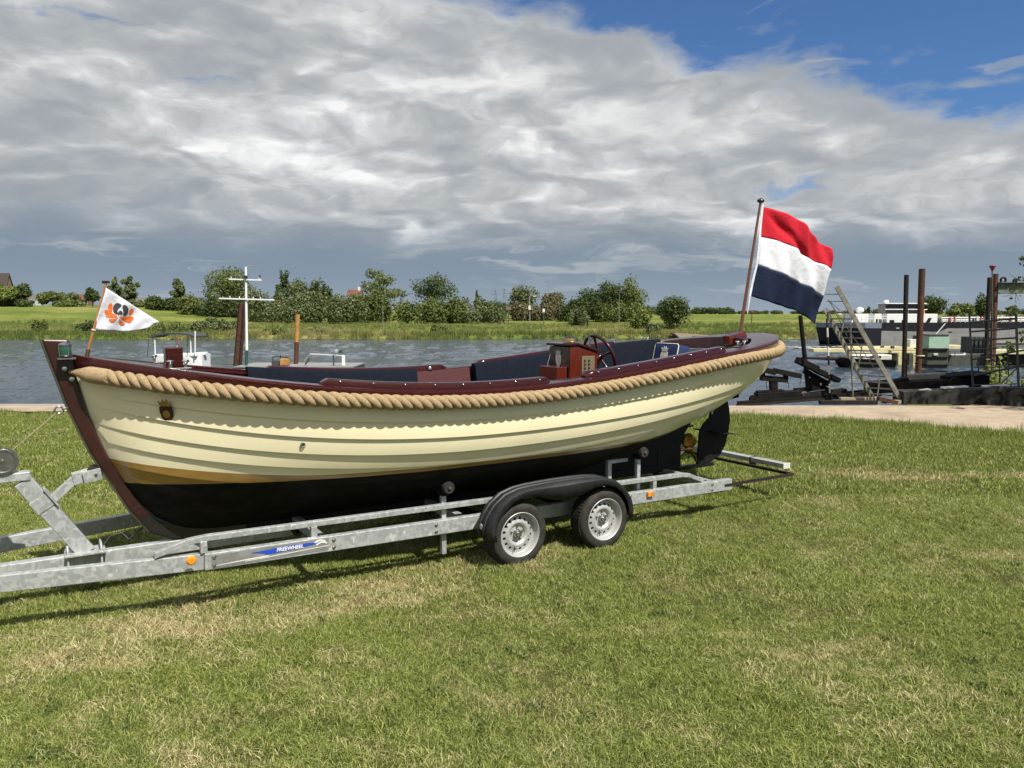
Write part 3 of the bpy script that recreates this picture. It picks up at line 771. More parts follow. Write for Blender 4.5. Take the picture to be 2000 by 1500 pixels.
    MB().lathe([(0, .012), (.016, .010), (.02, 0), (.02, -.02)], 10, (-3.06, -.055, zs(-3) - .16), RX(PI / 2)).build('bolt', M['chrome'], B, smooth=40)
    # running light on the stem head
    nl = MB().lathe([(0, -.044), (.036, -.042), (.04, -.034), (.04, -.03)], 18, (-3.09, -.10, 1.80)).build('running_light', M['steel'], B, smooth=40)
    MB().lathe([(.042, .03), (.042, .038), (.024, .048), (0, .05)], 18, (-3.09, -.10, 1.80)).build('lamp_top', M['steel'], nl, smooth=40)
    MB().lathe([(.035, -.032), (.038, -.018), (.038, .018), (.035, .032)], 18, (-3.09, -.10, 1.80)).build('lens', M['lens_green'], nl, smooth=60)
    mb = MB()
    for k in range(4):
        a = k * PI / 2 + .4; mb.bar((-3.09 + .041 * math.cos(a), -.10 + .041 * math.sin(a), 1.755), (-3.09 + .041 * math.cos(a), -.10 + .041 * math.sin(a), 1.84), .005, .005)
    mb.b2((-3.14, -.15, 1.736), (-3.03, -.05, 1.746)); mb.build('guard', M['steel'], nl)
    # bollards and cleats
    def bollard(x, y, nm='mooring_bollard'):
        z = zs(x) + .004; bo = MB().box((x, y, z + .004), (.17, .05, .008)).build(nm, M['chrome'], B, bevel=.003)
        for dx in (-.05, .05): MB().lathe([(0, .055), (.02, .054), (.026, .046), (.02, .038), (.011, .03), (.011, .002), (.018, 0)], 12, (x + dx, y, z + .008)).build('post', M['chrome'], bo, smooth=40)
    bollard(2.93, -(hb(2.93) - .14)); bollard(2.93, hb(2.93) - .14); bollard(-2.42, -(hb(-2.42) - .09)); bollard(-2.42, hb(-2.42) - .09)
    # mast thwart bits at bow: samson post
    MB().b2((-2.45, -.06, 1.58), (-2.33, .06, 1.80)).build('samson_post', M['mahog'], B, bevel=.008)
    # benches, backrests (both sides mirrored)
    for sg in (-1, 1):
        for a, b_, nm, mt, t in ((-1.72, -.03, 'backrest_cushion', 'navy', .09), (.64, 3.05, 'backrest_cushion', 'navy', .09), (-.02, .60, 'side_panel', 'maroon', .03)):
            rr = []
            for s in np.linspace(a, b_, 18):
                z1 = zs(s) + (.035 if nm == 'backrest_cushion' else -.0) + (0 if sg > 0 else -.07); z0 = 1.16
                o1 = hb(s) - .175; o0 = o1 - .05
                rr.append([(s, sg * (o1 - t), z1 - .03), (s, sg * (o1 - t * .8), z1 - .008), (s, sg * (o1 - t * .4), z1), (s, sg * o1, z1 - .006), (s, sg * o0, z0), (s, sg * (o0 - t - .02), z0)])
            MB().loft(rr, closed=True, cap=True).build(nm, M[mt], B, smooth=40)
        rr = []; r2 = []
        for s in np.linspace(-1.75, 2.9, 24):
            o = min(hb(s) - .2, sec(s, w_at(s, 1.05))[0] - .07)
            rr.append([(s, sg * o, 1.02), (s, sg * max(o - .42, .05), 1.02), (s, sg * max(o - .42, .05), .98), (s, sg * o, .98)])
            r2.append([(s, sg * o, 1.025), (s, sg * o, 1.10), (s, sg * (max(o - .43, .05)), 1.10), (s, sg * max(o - .45, .05), 1.08), (s, sg * max(o - .45, .05), 1.025)])
        MB().loft(rr, closed=True, cap=True).build('bench', M['teak'], B)
        MB().loft(r2, closed=True, cap=True).build('seat_cushion', M['navy'], B, smooth=30)
        mb = MB(); q = [(s, sg * (hb(s) - .22), zs(s) - .03) for s in (-1.72, -2.0, -2.3)]
        mb.tube(q, .014, 6); mb.build('grab_rail', M['mahog'], B, smooth=60)
        MB().lathe([(0, .02), (.014, .018), (.02, .008), (.02, -.01)], 10, (.15, sg * (hb(.15) - .19), zs(.15) + .02)).build('cap_nut', M['chrome'], B, smooth=40)
    # stern bench, curved backboard with panels
    rr = []; rb = []
    for i in range(25):
        a = -1 + 2 * i / 24; y = a * .74; s = 3.62 - 1.0 * abs(a) ** 2.6
        rr.append([(s, y, zs(s) + .005), (s - .02, y, zs(s) + .012), (s - .045, y, zs(s) + .0), (s - .07, y, 1.30), (s - .03, y, 1.30)])
    MB().loft(rr, closed=True, cap=True).build('stern_backboard', M['mahog_dark'], B, smooth=40)
    for y0, y1 in ((-.55, -.08), (.0, .58)):
        rr = []
        for y in np.linspace(y0, y1, 10):
            a = y / .74; s = 3.62 - 1.0 * abs(a) ** 2.6 - .058
            rr.append([(s, y, 1.64), (s - .018, y, 1.63), (s - .03, y, 1.40), (s - .012, y, 1.39)])
        MB().loft(rr, closed=True, cap=True).build('stern_panel', M['darkgrey'], B, smooth=40)
    for i in range(7):
        MB().b2((2.62 + i * .135, -.62 + .05 * i, 1.40), (2.74 + i * .135, .62 - .05 * i, 1.425)).build('stern_bench_slat', M['plankgrey'], B, bevel=.004)
    MB().b2((2.60, -.6, 1.06), (2.66, .6, 1.39)).build('stern_bench_front', M['mahog_dark'], B)
    M['panelbrass'] = pbr('matt_brass_panel', (.20, .16, .095), .5, .3)
    # engine box (teak lid)
    MB().b2((-.35, -.34, .8), (.60, .34, 1.33)).build('engine_box', M['mahog_red'], B, bevel=.01)
    MB().b2((-.38, -.37, 1.332), (.63, .37, 1.355)).build('engine_box_lid', M['teak'], B, bevel=.006)
    # steering console
    c0 = MB().prism([(1.16, .8), (1.16, 1.725), (1.24, 1.735), (1.50, 1.66), (1.50, .8)], lambda a, b_, t: (a, t, b_), -.17, .17).build('console', M['mahog_red'], B, bevel=.006)
    MB().b2((1.147, -.165, .82), (1.158, .165, 1.715)).build('front_panel', M['mahog_dark'], c0)
    MB().prism([(1.12, 1.732), (1.12, 1.755), (1.25, 1.762), (1.535, 1.68), (1.535, 1.655), (1.25, 1.738)], lambda a, b_, t: (a, t, b_), -.185, .185).build('console_top', M['mahog'], c0, bevel=.006)
    MB().b2((1.02, -.15, .8), (1.14, .15, 1.53)).build('locker', M['mahog_red'], B, bevel=.006)
    p = MB().b2((1.30, -.178, 1.40), (1.46, -.172, 1.63)).build('switch_panel', M['panelbrass'], c0, bevel=.002)
    for i in range(2):
        for j in range(5): MB().box((1.335 + i * .05, -.182, 1.585 - j * .036), (.018, .01, .015)).build('switch', M['plastic'], p)
    MB().lathe([(0, .05), (.05, .045), (.075, .03), (.08, .0), (.085, -.002)], 20, (1.27, -.02, 1.775)).build('compass', M['brass'], c0, smooth=40)
    MB().tube([(1.44, -.12, 1.70), (1.44, -.12, 1.80)], .008, 8).lathe([(0, .02), (.016, .012), (.016, -.008), (0, -.014)], 10, (1.44, -.12, 1.80)).build('throttle', M['chrome'], c0, smooth=40)
    MB().tube([(1.13, .12, 1.64), (1.10, .12, 1.55), (1.09, .12, 1.45), (1.10, .08, 1.40)], .005, 6).build('hook', M['chrome'], c0, smooth=60)
    # crest on the console, a shield with a crown
    def crest(fn, parent, m1, m2, sc=1.0):
        sh = [(-.05, .05), (.05, .05), (.055, .0), (.045, -.05), (.02, -.085), (0, -.095), (-.02, -.085), (-.045, -.05), (-.055, 0)]
        cr = [(-.04, .055), (-.055, .10), (-.03, .08), (-.015, .115), (0, .085), (.015, .115), (.03, .08), (.055, .10), (.04, .055)]
        o = MB().prism([(a * sc, b_ * sc) for a, b_ in sh], fn, 0, .006).build('crest_shield', m1, parent)
        MB().prism([(a * sc, b_ * sc) for a, b_ in cr], fn, 0, .008).build('crown', m2, o)
        MB().prism([(.03 * sc * math.cos(t), .035 * sc * math.sin(t) - .015 * sc) for t in np.linspace(0, 2 * PI, 12)[:-1]], fn, .006, .010).build('crest_medallion', m2, o)
    crest(lambda a, b_, t: (1.146 - t, a, 1.60 + b_), c0, M['piping'], M['alu'], .85)
    ue = sec(-2.5, w_at(-2.5, 1.375))[0]
    u2 = sec(-2.3, w_at(-2.3, 1.375))[0]; dv = Vector((.2, -(u2 - ue), 0)).normalized(); nvv = Vector((dv.y, -dv.x, -.35)).normalized(); upv = nvv.cross(dv) if nvv.cross(dv).z > 0 else dv.cross(nvv)
    org = Vector((-2.5, -ue, 1.375)) + nvv * .022
    crest(lambda a, b_, t: org + dv * a + upv * b_ + nvv * t, B, M['rusty'], M['brass'], .85)
    uh = sec(-1.67, w_at(-1.67, 1.11))[0]
    MB().lathe([(.008, .004), (.016, .006), (.021, .0)], 14, (-1.67, -uh - .016, 1.11), RX(PI / 2)).build('drain_fitting', M['steel'], B, smooth=50)
    MB().lathe([(0, .002), (.009, .002), (.010, -.002)], 10, (-1.67, -uh - .016, 1.11), RX(PI / 2)).build('drain_hole', M['plastic'], B)
    ux = sec(3.05, w_at(3.05, 1.22))[0]
    MB().lathe([(.012, .004), (.022, .006), (.028, 0)], 14, (3.05, -ux - .012, 1.22), RX(PI / 2)).build('exhaust_outlet', M['steel'], B, smooth=50)
    # steering wheel behind the console
    wc = Vector((1.66, 0, 1.60)); R = RY(PI / 2 - .33)
    w_ = MB().tube([wc + R @ Vector((.235 * math.cos(a), .235 * math.sin(a), 0)) for a in np.linspace(0, 2 * PI, 41)[:-1]], .017, 8, closed=True).build('steering_wheel', M['mahog'], B, smooth=60)
    for k in range(5):
        a = k * 2 * PI / 5 + PI; MB().tube([wc + R @ Vector((r_ * math.cos(a), r_ * math.sin(a), 0)) for r_ in (.02, .08, .15, .23)], [.015, .012, .012, .017], 8).build('spoke', M['mahog'], w_, smooth=60)
    MB().lathe([(0, .03), (.035, .022), (.042, 0), (.035, -.02), (.02, -.10), (.02, -.14)], 14, wc, R).build('hub', M['mahog'], w_, smooth=40)
    # flag socket block on the stern deck
    MB().prism([(3.52, 1.69), (3.50, 1.79), (3.78, 1.845), (3.86, 1.69)], lambda a, b_, t: (a, t, b_), -.05, .05).build('flagpole_block', M['mahog_red'], B, bevel=.006)
    # loose cushion with crest lies on its own
    cu = thing('cushion', 'navy blue square cushion with pale piping and a crest, standing behind the steering wheel', 'cushion', BASE + TV * 2.62 + NV * .0 + Vector((0, 0, 1.425)), ANG)
    R = RY(.22); hw, hh, tt = .18, .285, .085
    def sq(k, y0): return [R @ Vector((k, y0 + hw * x, hh / 1 * .5 + hh * .5 * y)) for x, y in ((-1, -.86), (-.9, -1), (.9, -1), (1, -.86), (1, .86), (.9, 1), (-.9, 1), (-1, .86))]
    def shr(ring, f):
        c = sum(ring, Vector()) / len(ring); return [c + (p - c) * f for p in ring]
    r0 = sq(-tt, 0); r1 = sq(tt, 0)
    MB().loft([shr(sq(-tt - .018, 0), .6), shr(sq(-tt - .01, 0), .86), r0, r1, shr(sq(tt + .01, 0), .86), shr(sq(tt + .018, 0), .6)], closed=True, cap=True).build('cover', M['navyblue'], cu, smooth=50)
    MB().tube(shr(sq(-tt - .002, 0), 1.0), .006, 6, closed=True).build('piping', M['piping'], cu, smooth=60)
    crest(lambda a, b_, t: R @ Vector((-tt - .018 - t, a, hh * .5 + b_)), cu, M['piping'], M['alu'], .95)
    return B


BOAT = boat()


def W(s, u, z): return BASE + TV * s + NV * u + Vector((0, 0, z))


# ------------------------------------------------------------------ flags
def flags():
    # large tricolour on the stern pole
    p0 = W(3.72, 0, 1.70); p1 = W(4.03, 0, 3.36)
    F = thing('tricolour_flag', 'large red, white and dark blue striped flag on wooden pole at the sloop stern', 'flag', p0)
    rel = lambda p: Vector(p) - p0
    ax = (p1 - p0).normalized()
    MB().tube([Vector(), rel(p0.lerp(p1, .3)), rel(p0.lerp(p1, .98))], [.021, .020, .014], 10).build('pole', M['polewood'], F, smooth=60)
    R = ax.to_track_quat('Z', 'Y').to_matrix()
    MB().lathe([(0, .028), (.022, .025), (.042, .008), (.044, -.004), (.032, -.018), (.014, -.024), (.013, -.045)], 18, rel(p1), R).build('finial', M['mahog_dark'], F, smooth=40)
    d0 = 8.99
    def pt(x, y, depth):
        c, s = math.cos(PITCH), math.sin(PITCH)
        v = Vector(((x - 1000) / 1500, c + (750 - y) / 1500 * s, -s + (750 - y) / 1500 * c)); return Vector((0, 0, CAMH)) + v * depth
    hoist = [pt(x, y, d0) for x, y in ((1491.5, 404), (1486, 466), (1480, 521), (1466.5, 579))]
    fly = [pt(x, y, d0 + .55) for x, y in ((1628, 485), (1631, 528), (1621, 582), (1604, 633))]
    nrm = (fly[0] - hoist[0]).cross(hoist[3] - hoist[0]).normalized()
    if nrm.y > 0: nrm = -nrm
    def surf(u, v):     # u along the fly, v down the hoist (0..3)
        i = min(int(v), 2); t = v - i
        a = hoist[i].lerp(hoist[i + 1], t); b_ = fly[i].lerp(fly[i + 1], t); p = a.lerp(b_, u)
        sag = Vector((0, 0, 1)) * (.055 * math.sin(PI * u) * (1 - .25 * v / 3) + .02 * math.sin(2 * PI * u + v))
        wv = .085 * math.sin(u * 5.0 - .4 + v * .42) * u ** .55 + .034 * math.sin(u * 13 + v * 1.4 + 1) * u * (1 - .3 * u)
        wv += .016 * math.sin(u * 27 - v * 3.2) * (.3 + u) + .045 * smooth(u, .8, 1) * math.sin(v * 1.8 + .4)
        # diagonal tension fold from the upper hoist corner
        dd = (v * .42 - u * .62 - .05); wv -= .055 * math.exp(-(dd / .07) ** 2) * smooth(u, .02, .2) * (1 - smooth(u, .45, .8))
        return p + sag + nrm * wv - p0
    for k, (nm, mt) in enumerate((('red_band', 'flagred'), ('white_band', 'flagwhite'), ('blue_band', 'flagnavy'))):
        rows = [[surf(u, k + j / 14) for u in np.linspace(0, 1, 64)] for j in range(15)]
        o = MB().loft(rows).build(nm, M[mt], F, smooth=180); so = o.modifiers.new('s', 'SOLIDIFY'); so.thickness = .002
    rows = [[hoist[0].lerp(hoist[3], -.03) - p0 + ax * 0 + Vector((0, 0, 0)), hoist[0].lerp(hoist[3], -.03) - p0 - Vector((.025, 0, 0))]] + [[surf(0, v), surf(0, v) - Vector((.024, 0, 0))] for v in np.linspace(0, 3, 10)] + [[hoist[3] - p0 + Vector((-.03, 0, -.20)), hoist[3] - p0 + Vector((-.038, 0, -.20))]]
    o = MB().loft(rows).build('hoist_band', M['flagwhite'], F); so = o.modifiers.new('s', 'SOLIDIFY'); so.thickness = .003
    # pennant at the bow
    b0 = W(-2.965, 0, 1.72); b1 = W(-2.815, 0, 2.26)
    G = thing('pennant', 'small white triangular pennant with orange and grey petal emblem at the bow', 'flag', b0)
    rel = lambda p: Vector(p) - b0
    MB().tube([rel(b0.lerp(b1, .10)), rel(b1)], [.0105, .008], 8).build('staff', M['pinewood'], G, smooth=60)
    MB().tube([Vector(), rel(b0.lerp(b1, .14))], .014, 10).build('socket', M['brass'], G, smooth=50)
    MB().tube([rel(b0.lerp(b1, .385)), rel(b0.lerp(b1, .405))], .016, 10).build('collar', M['piping'], G, smooth=50)
    MB().box(rel(b1) + Vector((0, 0, .012)), (.05, .022, .02)).build('truck', M['mahog_dark'], G, bevel=.005)
    d1 = 5.45
    A = pt(207, 562, d1); Bq = pt(183, 644, d1); Cq = pt(308, 627, d1 + .26); Lm = pt(283, 639, d1 + .2)
    nn = (Cq - A).cross(Bq - A).normalized()
    if nn.y > 0: nn = -nn
    def tri(u, v):      # u to the tip, v down
        top = A.lerp(Cq, u); bot = Bq.lerp(Cq, u) + Vector((0, 0, -.045)) * math.sin(PI * min(u, 1)) ** .8 * (.55 + u)
        p = top.lerp(bot, v); wv = .020 * math.sin(u * 7 + v * 1.2) * u + .028 * smooth(u, .75, 1) * math.sin(v * 3 + .5) + .006 * math.sin(u * 17 + v * 5)
        return p + nn * wv - b0
    o = MB().loft([[tri(u, v) for u in np.linspace(0, .995, 40)] for v in np.linspace(0, 1, 16)]).build('cloth', M['flagwhite'], G, smooth=180)
    so = o.modifiers.new('s', 'SOLIDIFY'); so.thickness = .0015
    # emblem: petals given in photo pixels, laid on the cloth
    UV = [(u, v) for u in np.linspace(0, .99, 120) for v in np.linspace(0, 1, 60)]
    pr = []
    c_, s_ = math.cos(PITCH), math.sin(PITCH)
    for u, v in UV:
        q = tri(u, v) + b0 - Vector((0, 0, CAMH)); dep = q.y * c_ - q.z * s_; pr.append((1000 + 1500 * q.x / dep, 750 - 1500 * (q.y * s_ + q.z * c_) / dep))
    pr = np.array(pr)
    def onc(x, y, lift):
        d = np.hypot(pr[:, 0] - x, pr[:, 1] - y); i = np.argsort(d)[:3]; w = 1 / (d[i] + .02); w /= w.sum()
        u = sum(UV[k][0] * a for k, a in zip(i, w)); v = sum(UV[k][1] * a for k, a in zip(i, w)); return tri(u, v) + nn * lift
    z = lambda pts: [(x / 5, 480 + y / 5) for x, y in pts]
    em = [('emblem_petal', 'pennorange', [(1055, 585), (1075, 560), (1100, 575), (1098, 620), (1090, 640), (1065, 620)]),
          ('emblem_petal', 'pennorange', [(1020, 640), (1040, 622), (1070, 635), (1105, 660), (1145, 685), (1110, 698), (1070, 700), (1040, 695), (1030, 670)]),
          ('emblem_petal', 'pennorange', [(1062, 715), (1100, 712), (1150, 698), (1130, 725), (1105, 745), (1075, 742)]),
          ('emblem_petal', 'pennorange', [(1162, 705), (1180, 725), (1215, 755), (1208, 775), (1185, 775), (1165, 750)]),
          ('emblem_petal', 'pennorange', [(1170, 690), (1220, 692), (1270, 685), (1300, 695), (1302, 715), (1285, 735), (1270, 752), (1235, 745), (1200, 720)]),
          ('emblem_petal', 'pennorange', [(1255, 665), (1265, 630), (1285, 612), (1305, 625), (1300, 650), (1280, 670)]),
          ('emblem_shell', 'penngrey', [(1102, 610), (1115, 575), (1145, 558), (1175, 568), (1185, 585), (1160, 610), (1142, 640), (1150, 660), (1130, 665), (1110, 645)]),
          ('emblem_shell', 'penngrey', [(1195, 590), (1215, 576), (1240, 590), (1253, 620), (1248, 655), (1225, 680), (1200, 672), (1205, 645), (1200, 620)]),
          ('emblem_shell', 'penngrey', [(1150, 655), (1172, 632), (1192, 645), (1195, 668), (1165, 668), (1150, 672)])]
    for nm, mt, poly in em:
        poly = z(poly); cx = sum(p[0] for p in poly) / len(poly); cy = sum(p[1] for p in poly) / len(poly)
        vs_ = [onc(cx, cy, .0035)]; k = len(poly)
        # round the outline
        fine = []
        for i in range(k):
            a, b_, c2, d2 = [np.array(poly[(i + o_) % k]) for o_ in (-1, 0, 1, 2)]
            for t in (0, .33, .66): fine.append(.5 * (2 * b_ + (c2 - a) * t + (2 * a - 5 * b_ + 4 * c2 - d2) * t * t + (3 * b_ - a - 3 * c2 + d2) * t ** 3))
        mid = [onc(cx + (x - cx) * .5, cy + (y - cy) * .5, .0035) for x, y in fine]; out = [onc(x, y, .0035) for x, y in fine]; m_ = len(fine)
        MB().add(vs_ + mid + out, [(0, 1 + i, 1 + (i + 1) % m_) for i in range(m_)] + [(1 + i, 1 + m_ + i, 1 + m_ + (i + 1) % m_, 1 + (i + 1) % m_) for i in range(m_)]).build(nm, M[mt], G, smooth=180)


flags()


# ------------------------------------------------------------------ trailer
def trailer():
    T = thing('boat_trailer', 'galvanised steel tandem axle boat trailer with black mudguards under the sloop', 'trailer', BASE, ANG)
    rz = lambda s: .298 - .014 * (s + 1.5)
    G = M['galv']
    def wheel(x, sg):
        yc = sg * 1.0; w = thing('wheel', None, None); w.parent = T; w.location = (x, yc, .262)
        Rw = RX(PI / 2 if sg < 0 else -PI / 2)     # local z of the profile points outward
        prof = [(.176, -.080), (.215, -.090), (.238, -.089), (.252, -.080), (.262, -.060), (.2645, -.03), (.2645, .03), (.262, .06), (.254, .080), (.238, .091), (.215, .094), (.196, .091), (.186, .088), (.178, .082)]
        t = MB().lathe(prof, 56, (0, 0, 0), Rw).build('tyre', M['rubber'], w, smooth=35)
        mb = MB()
        for k in range(56):     # tread blocks
            for q, hz in ((-.048, .018), (-.016, .024), (.016, .024), (.048, .018)):
                a = (k + (.5 if q > 0 else 0)) * 2 * PI / 56; R2 = Rw @ RZ(a); mb.box(R2 @ Vector((.2655, 0, q)), (.007, .020, .025), R2)
        tg = tag(mb.build('tread', M['rubber'], t), kind='stuff')
        rim = [(.178, .055), (.184, .080), (.188, .087), (.182, .091), (.176, .086), (.171, .070), (.166, .046), (.160, .036), (.150, .036)]
        r = MB().lathe(rim, 48, (0, 0, 0), Rw)
        # disc with a ring of round holes
        nh = 16; ring = []
        def dz(rr): return .036 + .018 * smooth(rr, .148, .10) - .016 * smooth(rr, .092, .070)
        for k in range(nh):
            a0 = 2 * PI * k / nh; am = a0 + PI / nh; hr = .0125; rc = .128
            cxy = (rc * math.cos(am), rc * math.sin(am)); m_ = 16
            hole = []; outer = []
            for j in range(m_):
                tt = 2 * PI * j / m_; ux, uy = math.cos(tt), math.sin(tt)
                rad = ux; tan = uy
                hx = rc + hr * rad; hy = hr * tan
                hole.append((hx, hy))
                # project to the boundary of the ring segment (radius .105-.150)
                m2 = max(abs(rad), abs(tan)); rr = rc + (.022 if rad > 0 else .028) * rad / m2; aa = (PI / nh) * tan / m2
                outer.append((rr * math.cos(aa), rr * math.sin(aa)))
            def put(p, d=0):
                rr = math.hypot(*p); a = math.atan2(p[1], p[0]) + am; return Rw @ Vector((rr * math.cos(a), rr * math.sin(a), dz(rr) - d))
            vsx = [put(p) for p in outer] + [put(p) for p in hole] + [put(p, .014) for p in hole]
            fs = [(j, (j + 1) % m_, m_ + (j + 1) % m_, m_ + j) for j in range(m_)] + [(m_ + j, m_ + (j + 1) % m_, 2 * m_ + (j + 1) % m_, 2 * m_ + j) for j in range(m_)]
            r.add(vsx, fs)
        r.lathe([(rr, dz(rr)) for rr in (.1001, .096, .09, .08, .072)] + [(.072, .030), (.035, .030)], 48, (0, 0, 0), Rw)
        rim_o = r.build('rim', M['silver'], w, smooth=40)
        MB().lathe([(0, .004), (.165, .004)], 32, (0, 0, 0), Rw).build('drum', M['black_steel'], w)
        hbm = MB().lathe([(.036, .028), (.034, .055), (.030, .060), (.0, .062)], 18, (0, 0, 0), Rw).lathe([(0, .085), (.016, .083), (.019, .075), (.019, .06)], 12, (0, 0, 0), Rw)
        hbm.build('hub_cap', M['steel'], w, smooth=40)
        for k in range(5):
            a = 2 * PI * k / 5 + .3
            MB().lathe([(0, .018), (.006, .017), (.0085, .006), (.0085, 0)], 6, Rw @ Vector((.055 * math.cos(a), .055 * math.sin(a), .030)), Rw).build('wheel_bolt', M['steel'], w)
        MB().tube([Rw @ Vector((.105 * math.cos(-1.9), .105 * math.sin(-1.9), .05)), Rw @ Vector((.15 * math.cos(-1.9), .15 * math.sin(-1.9), .07))], .004, 6).build('valve', M['rubber'], w)
        return w
    for sg in (-1, 1):
        for x in (0, .878): wheel(x, sg)
        # side rail: straight part and the converging front part
        yr = sg * .78
        s_ = MB().bar((-2.36, yr, rz(-2.36) + .058), (2.77, yr, rz(2.77) + .058), .06, .116).build('side_rail', G, T, bevel=.006)
        MB().bar((-2.30, sg * .765, rz(-2.3) + .056), (-5.3, sg * .10, .33), .06, .112).build('drawbar', G, T, bevel=.006)
        # upper rail with bent ends
        pts = [(-2.66, rz(-2.66) + .125), (-2.46, rz(-2.46) + .20), (-2.34, rz(-2.34) + .218), (2.08, rz(2.08) + .218), (2.18, rz(2.18) + .205), (2.38, rz(2.38) + .125)]
        rings = []
        for i, (a, b_) in enumerate(pts):
            yy = sg * (.775 if a > -2.3 else .775 - (-2.3 - a) * .20)
            rings.append([(a, yy + dy, b_ + dz) for dy, dz in ((-.025, -.02), (.025, -.02), (.025, .02), (-.025, .02))])
        MB().loft(rings, closed=True, cap=True).build('upper_rail', G, T, bevel=.004)
        for a in (-2.36, -1.60, 1.72): MB().b2((a - .022, sg * .755, rz(a) + .117), (a + .022, sg * .795, rz(a) + .199)).build('rail_post', G, T, bevel=.003)
        # mudguard
        pf = [(-.285, .255), (-.292, .33), (-.268, .425), (-.20, .515), (-.10, .588), (.02, .622), (.14, .633), (.29, .638), (.44, .640), (.59, .641), (.74, .638), (.86, .628), (.98, .592), (1.08, .522), (1.15, .43), (1.175, .335), (1.17, .255)]
        lo = [(-.235, .245), (-.245, .33), (-.222, .405), (-.165, .48), (-.08, .542), (.02, .572), (.14, .566), (.29, .52), (.44, .495), (.59, .52), (.74, .566), (.86, .572), (.96, .545), (1.045, .485), (1.10, .405), (1.122, .33), (1.12, .245)]
        rings = []
        for (a, z), (a2, z2) in zip(pf, lo):
            n_ = Vector((a - .44, 0, z - .30)).normalized() * .012
            yo, yi = sg * 1.12, sg * .885
            rings.append([(a2, yo, z2), (a + (a2 - a) * .12, yo, z + (z2 - z) * .12), (a, yo - sg * .014, z), (a + n_.x, yo - sg * .045, z + n_.z), (a + n_.x, yo - sg * .055, z + n_.z), (a, yo - sg * .065, z), (a, yo - sg * .100, z), (a + n_.x, yo - sg * .106, z + n_.z), (a + n_.x, yo - sg * .128, z + n_.z), (a, yo - sg * .134, z), (a, yo - sg * .170, z), (a + n_.x, yo - sg * .178, z + n_.z), (a + n_.x, yo - sg * .20, z + n_.z), (a, yi + sg * .012, z), (a2, yi, z2)])
        f = MB().loft(rings).build('mudguard', M['plastic'], T, smooth=35)
        so = f.modifiers.new('s', 'SOLIDIFY'); so.thickness = .006
        MB().lathe([(0, .004), (.022, .003), (.024, 0)], 18, (-.295, sg * .965, .345), RY(-PI / 2)).build('reflector', M['offwhite'], f, smooth=40)
        # hull supports: strut with roller
        for a, top, yo in ((-.52, .655, .735), (1.58, .735, .70)):
            MB().b2((a - .02, sg * (yo - .02), .10 if a < 0 else .34), (a + .02, sg * (yo + .02), top - .03)).build('support_strut', G, T, bevel=.003)
            q = MB().b2((a - .025, sg * (yo - .06), top - .07), (a + .025, sg * (yo + .04), top - .03)); q.build('roller_fork', M['black_steel'], T)
            ro = MB().lathe([(.012, -.035), (.045, -.035), (.05, -.02), (.05, .02), (.045, .035), (.012, .035)], 20, (a + .02, sg * (yo + .045), top), RX(PI / 2)).build('support_roller', M['rubber'], T, smooth=35)
            MB().lathe([(0, .05), (.012, .048), (.016, .036), (.016, .02)], 12, (a + .02, sg * (yo + .045), top), RX(PI / 2 if sg < 0 else -PI / 2)).build('axle_nut', M['chrome'], ro, smooth=40)
        # side marker lamps
        if sg < 0:
            MB().lathe([(0, .014), (.022, .012), (.030, .004), (.032, 0)], 20, (-2.45, -.835, .405), RX(PI / 2)).build('side_marker', M['orange'], T, smooth=40)
            l = MB().b2((1.60, -.836, .315), (1.675, -.81, .36)).build('side_marker', M['orange'], T, bevel=.005)
            MB().b2((1.64, -.838, .318), (1.673, -.834, .357)).build('reflector', M['yellow2'], l)
        # rear extension
        MB().bar((2.66, sg * .80, .295), (3.66, sg * .86, .31), .026, .026).build('extension_bar', M['rusty_dark'], T)
        MB().b2((2.50, sg * .70, .26), (2.72, sg * .745, .33)).build('bracket', G, T)
    # cross members and axles
    for a in (-1.52, -.33, 1.30, 2.55): MB().b2((a - .03, -.749, rz(a) + .03), (a + .03, .749, rz(a) + .105)).build('cross_member', G, T, bevel=.004)
    for x in (0, .878):
        MB().tube([(x, -.90, .262), (x, .90, .262)], .032, 12).build('axle', M['black_steel'], T, smooth=40)
        for sg in (-1, 1): MB().bar((x, sg * .86, .262), (x + .16, sg * .84, .33), .035, .06).build('swing_arm', M['black_steel'], T)
    for a in (-1.52, -.33, 1.30, 2.55):
        MB().lathe([(.014, -.10), (.045, -.10), (.032, 0), (.045, .10), (.014, .10)], 16, (a, 0, .285 + .0), RX(PI / 2)).build('keel_roller', M['rubber'], T, smooth=40)
    MB().bar((-5.6, 0, .285), (-1.5, 0, .285), .08, .10).build('centre_beam', G, T, bevel=.006)
    # light board at the back
    MB().b2((3.64, -.86, .295), (3.68, .95, .322)).build('light_bar', M['rusty_dark'], T)
    lb = MB().b2((3.685, -.70, .345), (3.785, .93, .395)).build('light_board', M['alu'], T, bevel=.004)
    MB().b2((3.68, -.72, .34), (3.79, -.701, .398)).build('end_cap', M['offwhite'], lb)
    for y in (-.25, .35): MB().b2((3.68, y - .008, .30), (3.79, y + .008, .40)).build('strap', M['plastic'], lb)
    MB().lathe([(0, .002), (.012, .002)], 12, (3.688, -.42, .35), RY(-PI / 2)).build('mount_hole', M['plastic'], lb)
    # bracket beside the skeg
    b_ = MB().b2((1.30, -.60, .38), (1.345, -.56, .66)).b2((1.346, -.60, .625), (1.345 + .2, -.56, .66)).build('keel_guide', G, T, bevel=.003)
    # sticker with lettering
    y = -.8125; z0 = rz(-1.95) + .058
    st = MB().b2((-2.32, y, z0 - .044), (-1.50, y + .002, z0 + .046)).build('sticker', M['stickergrey'], T)
    st.rotation_euler = (0, 0, 0)
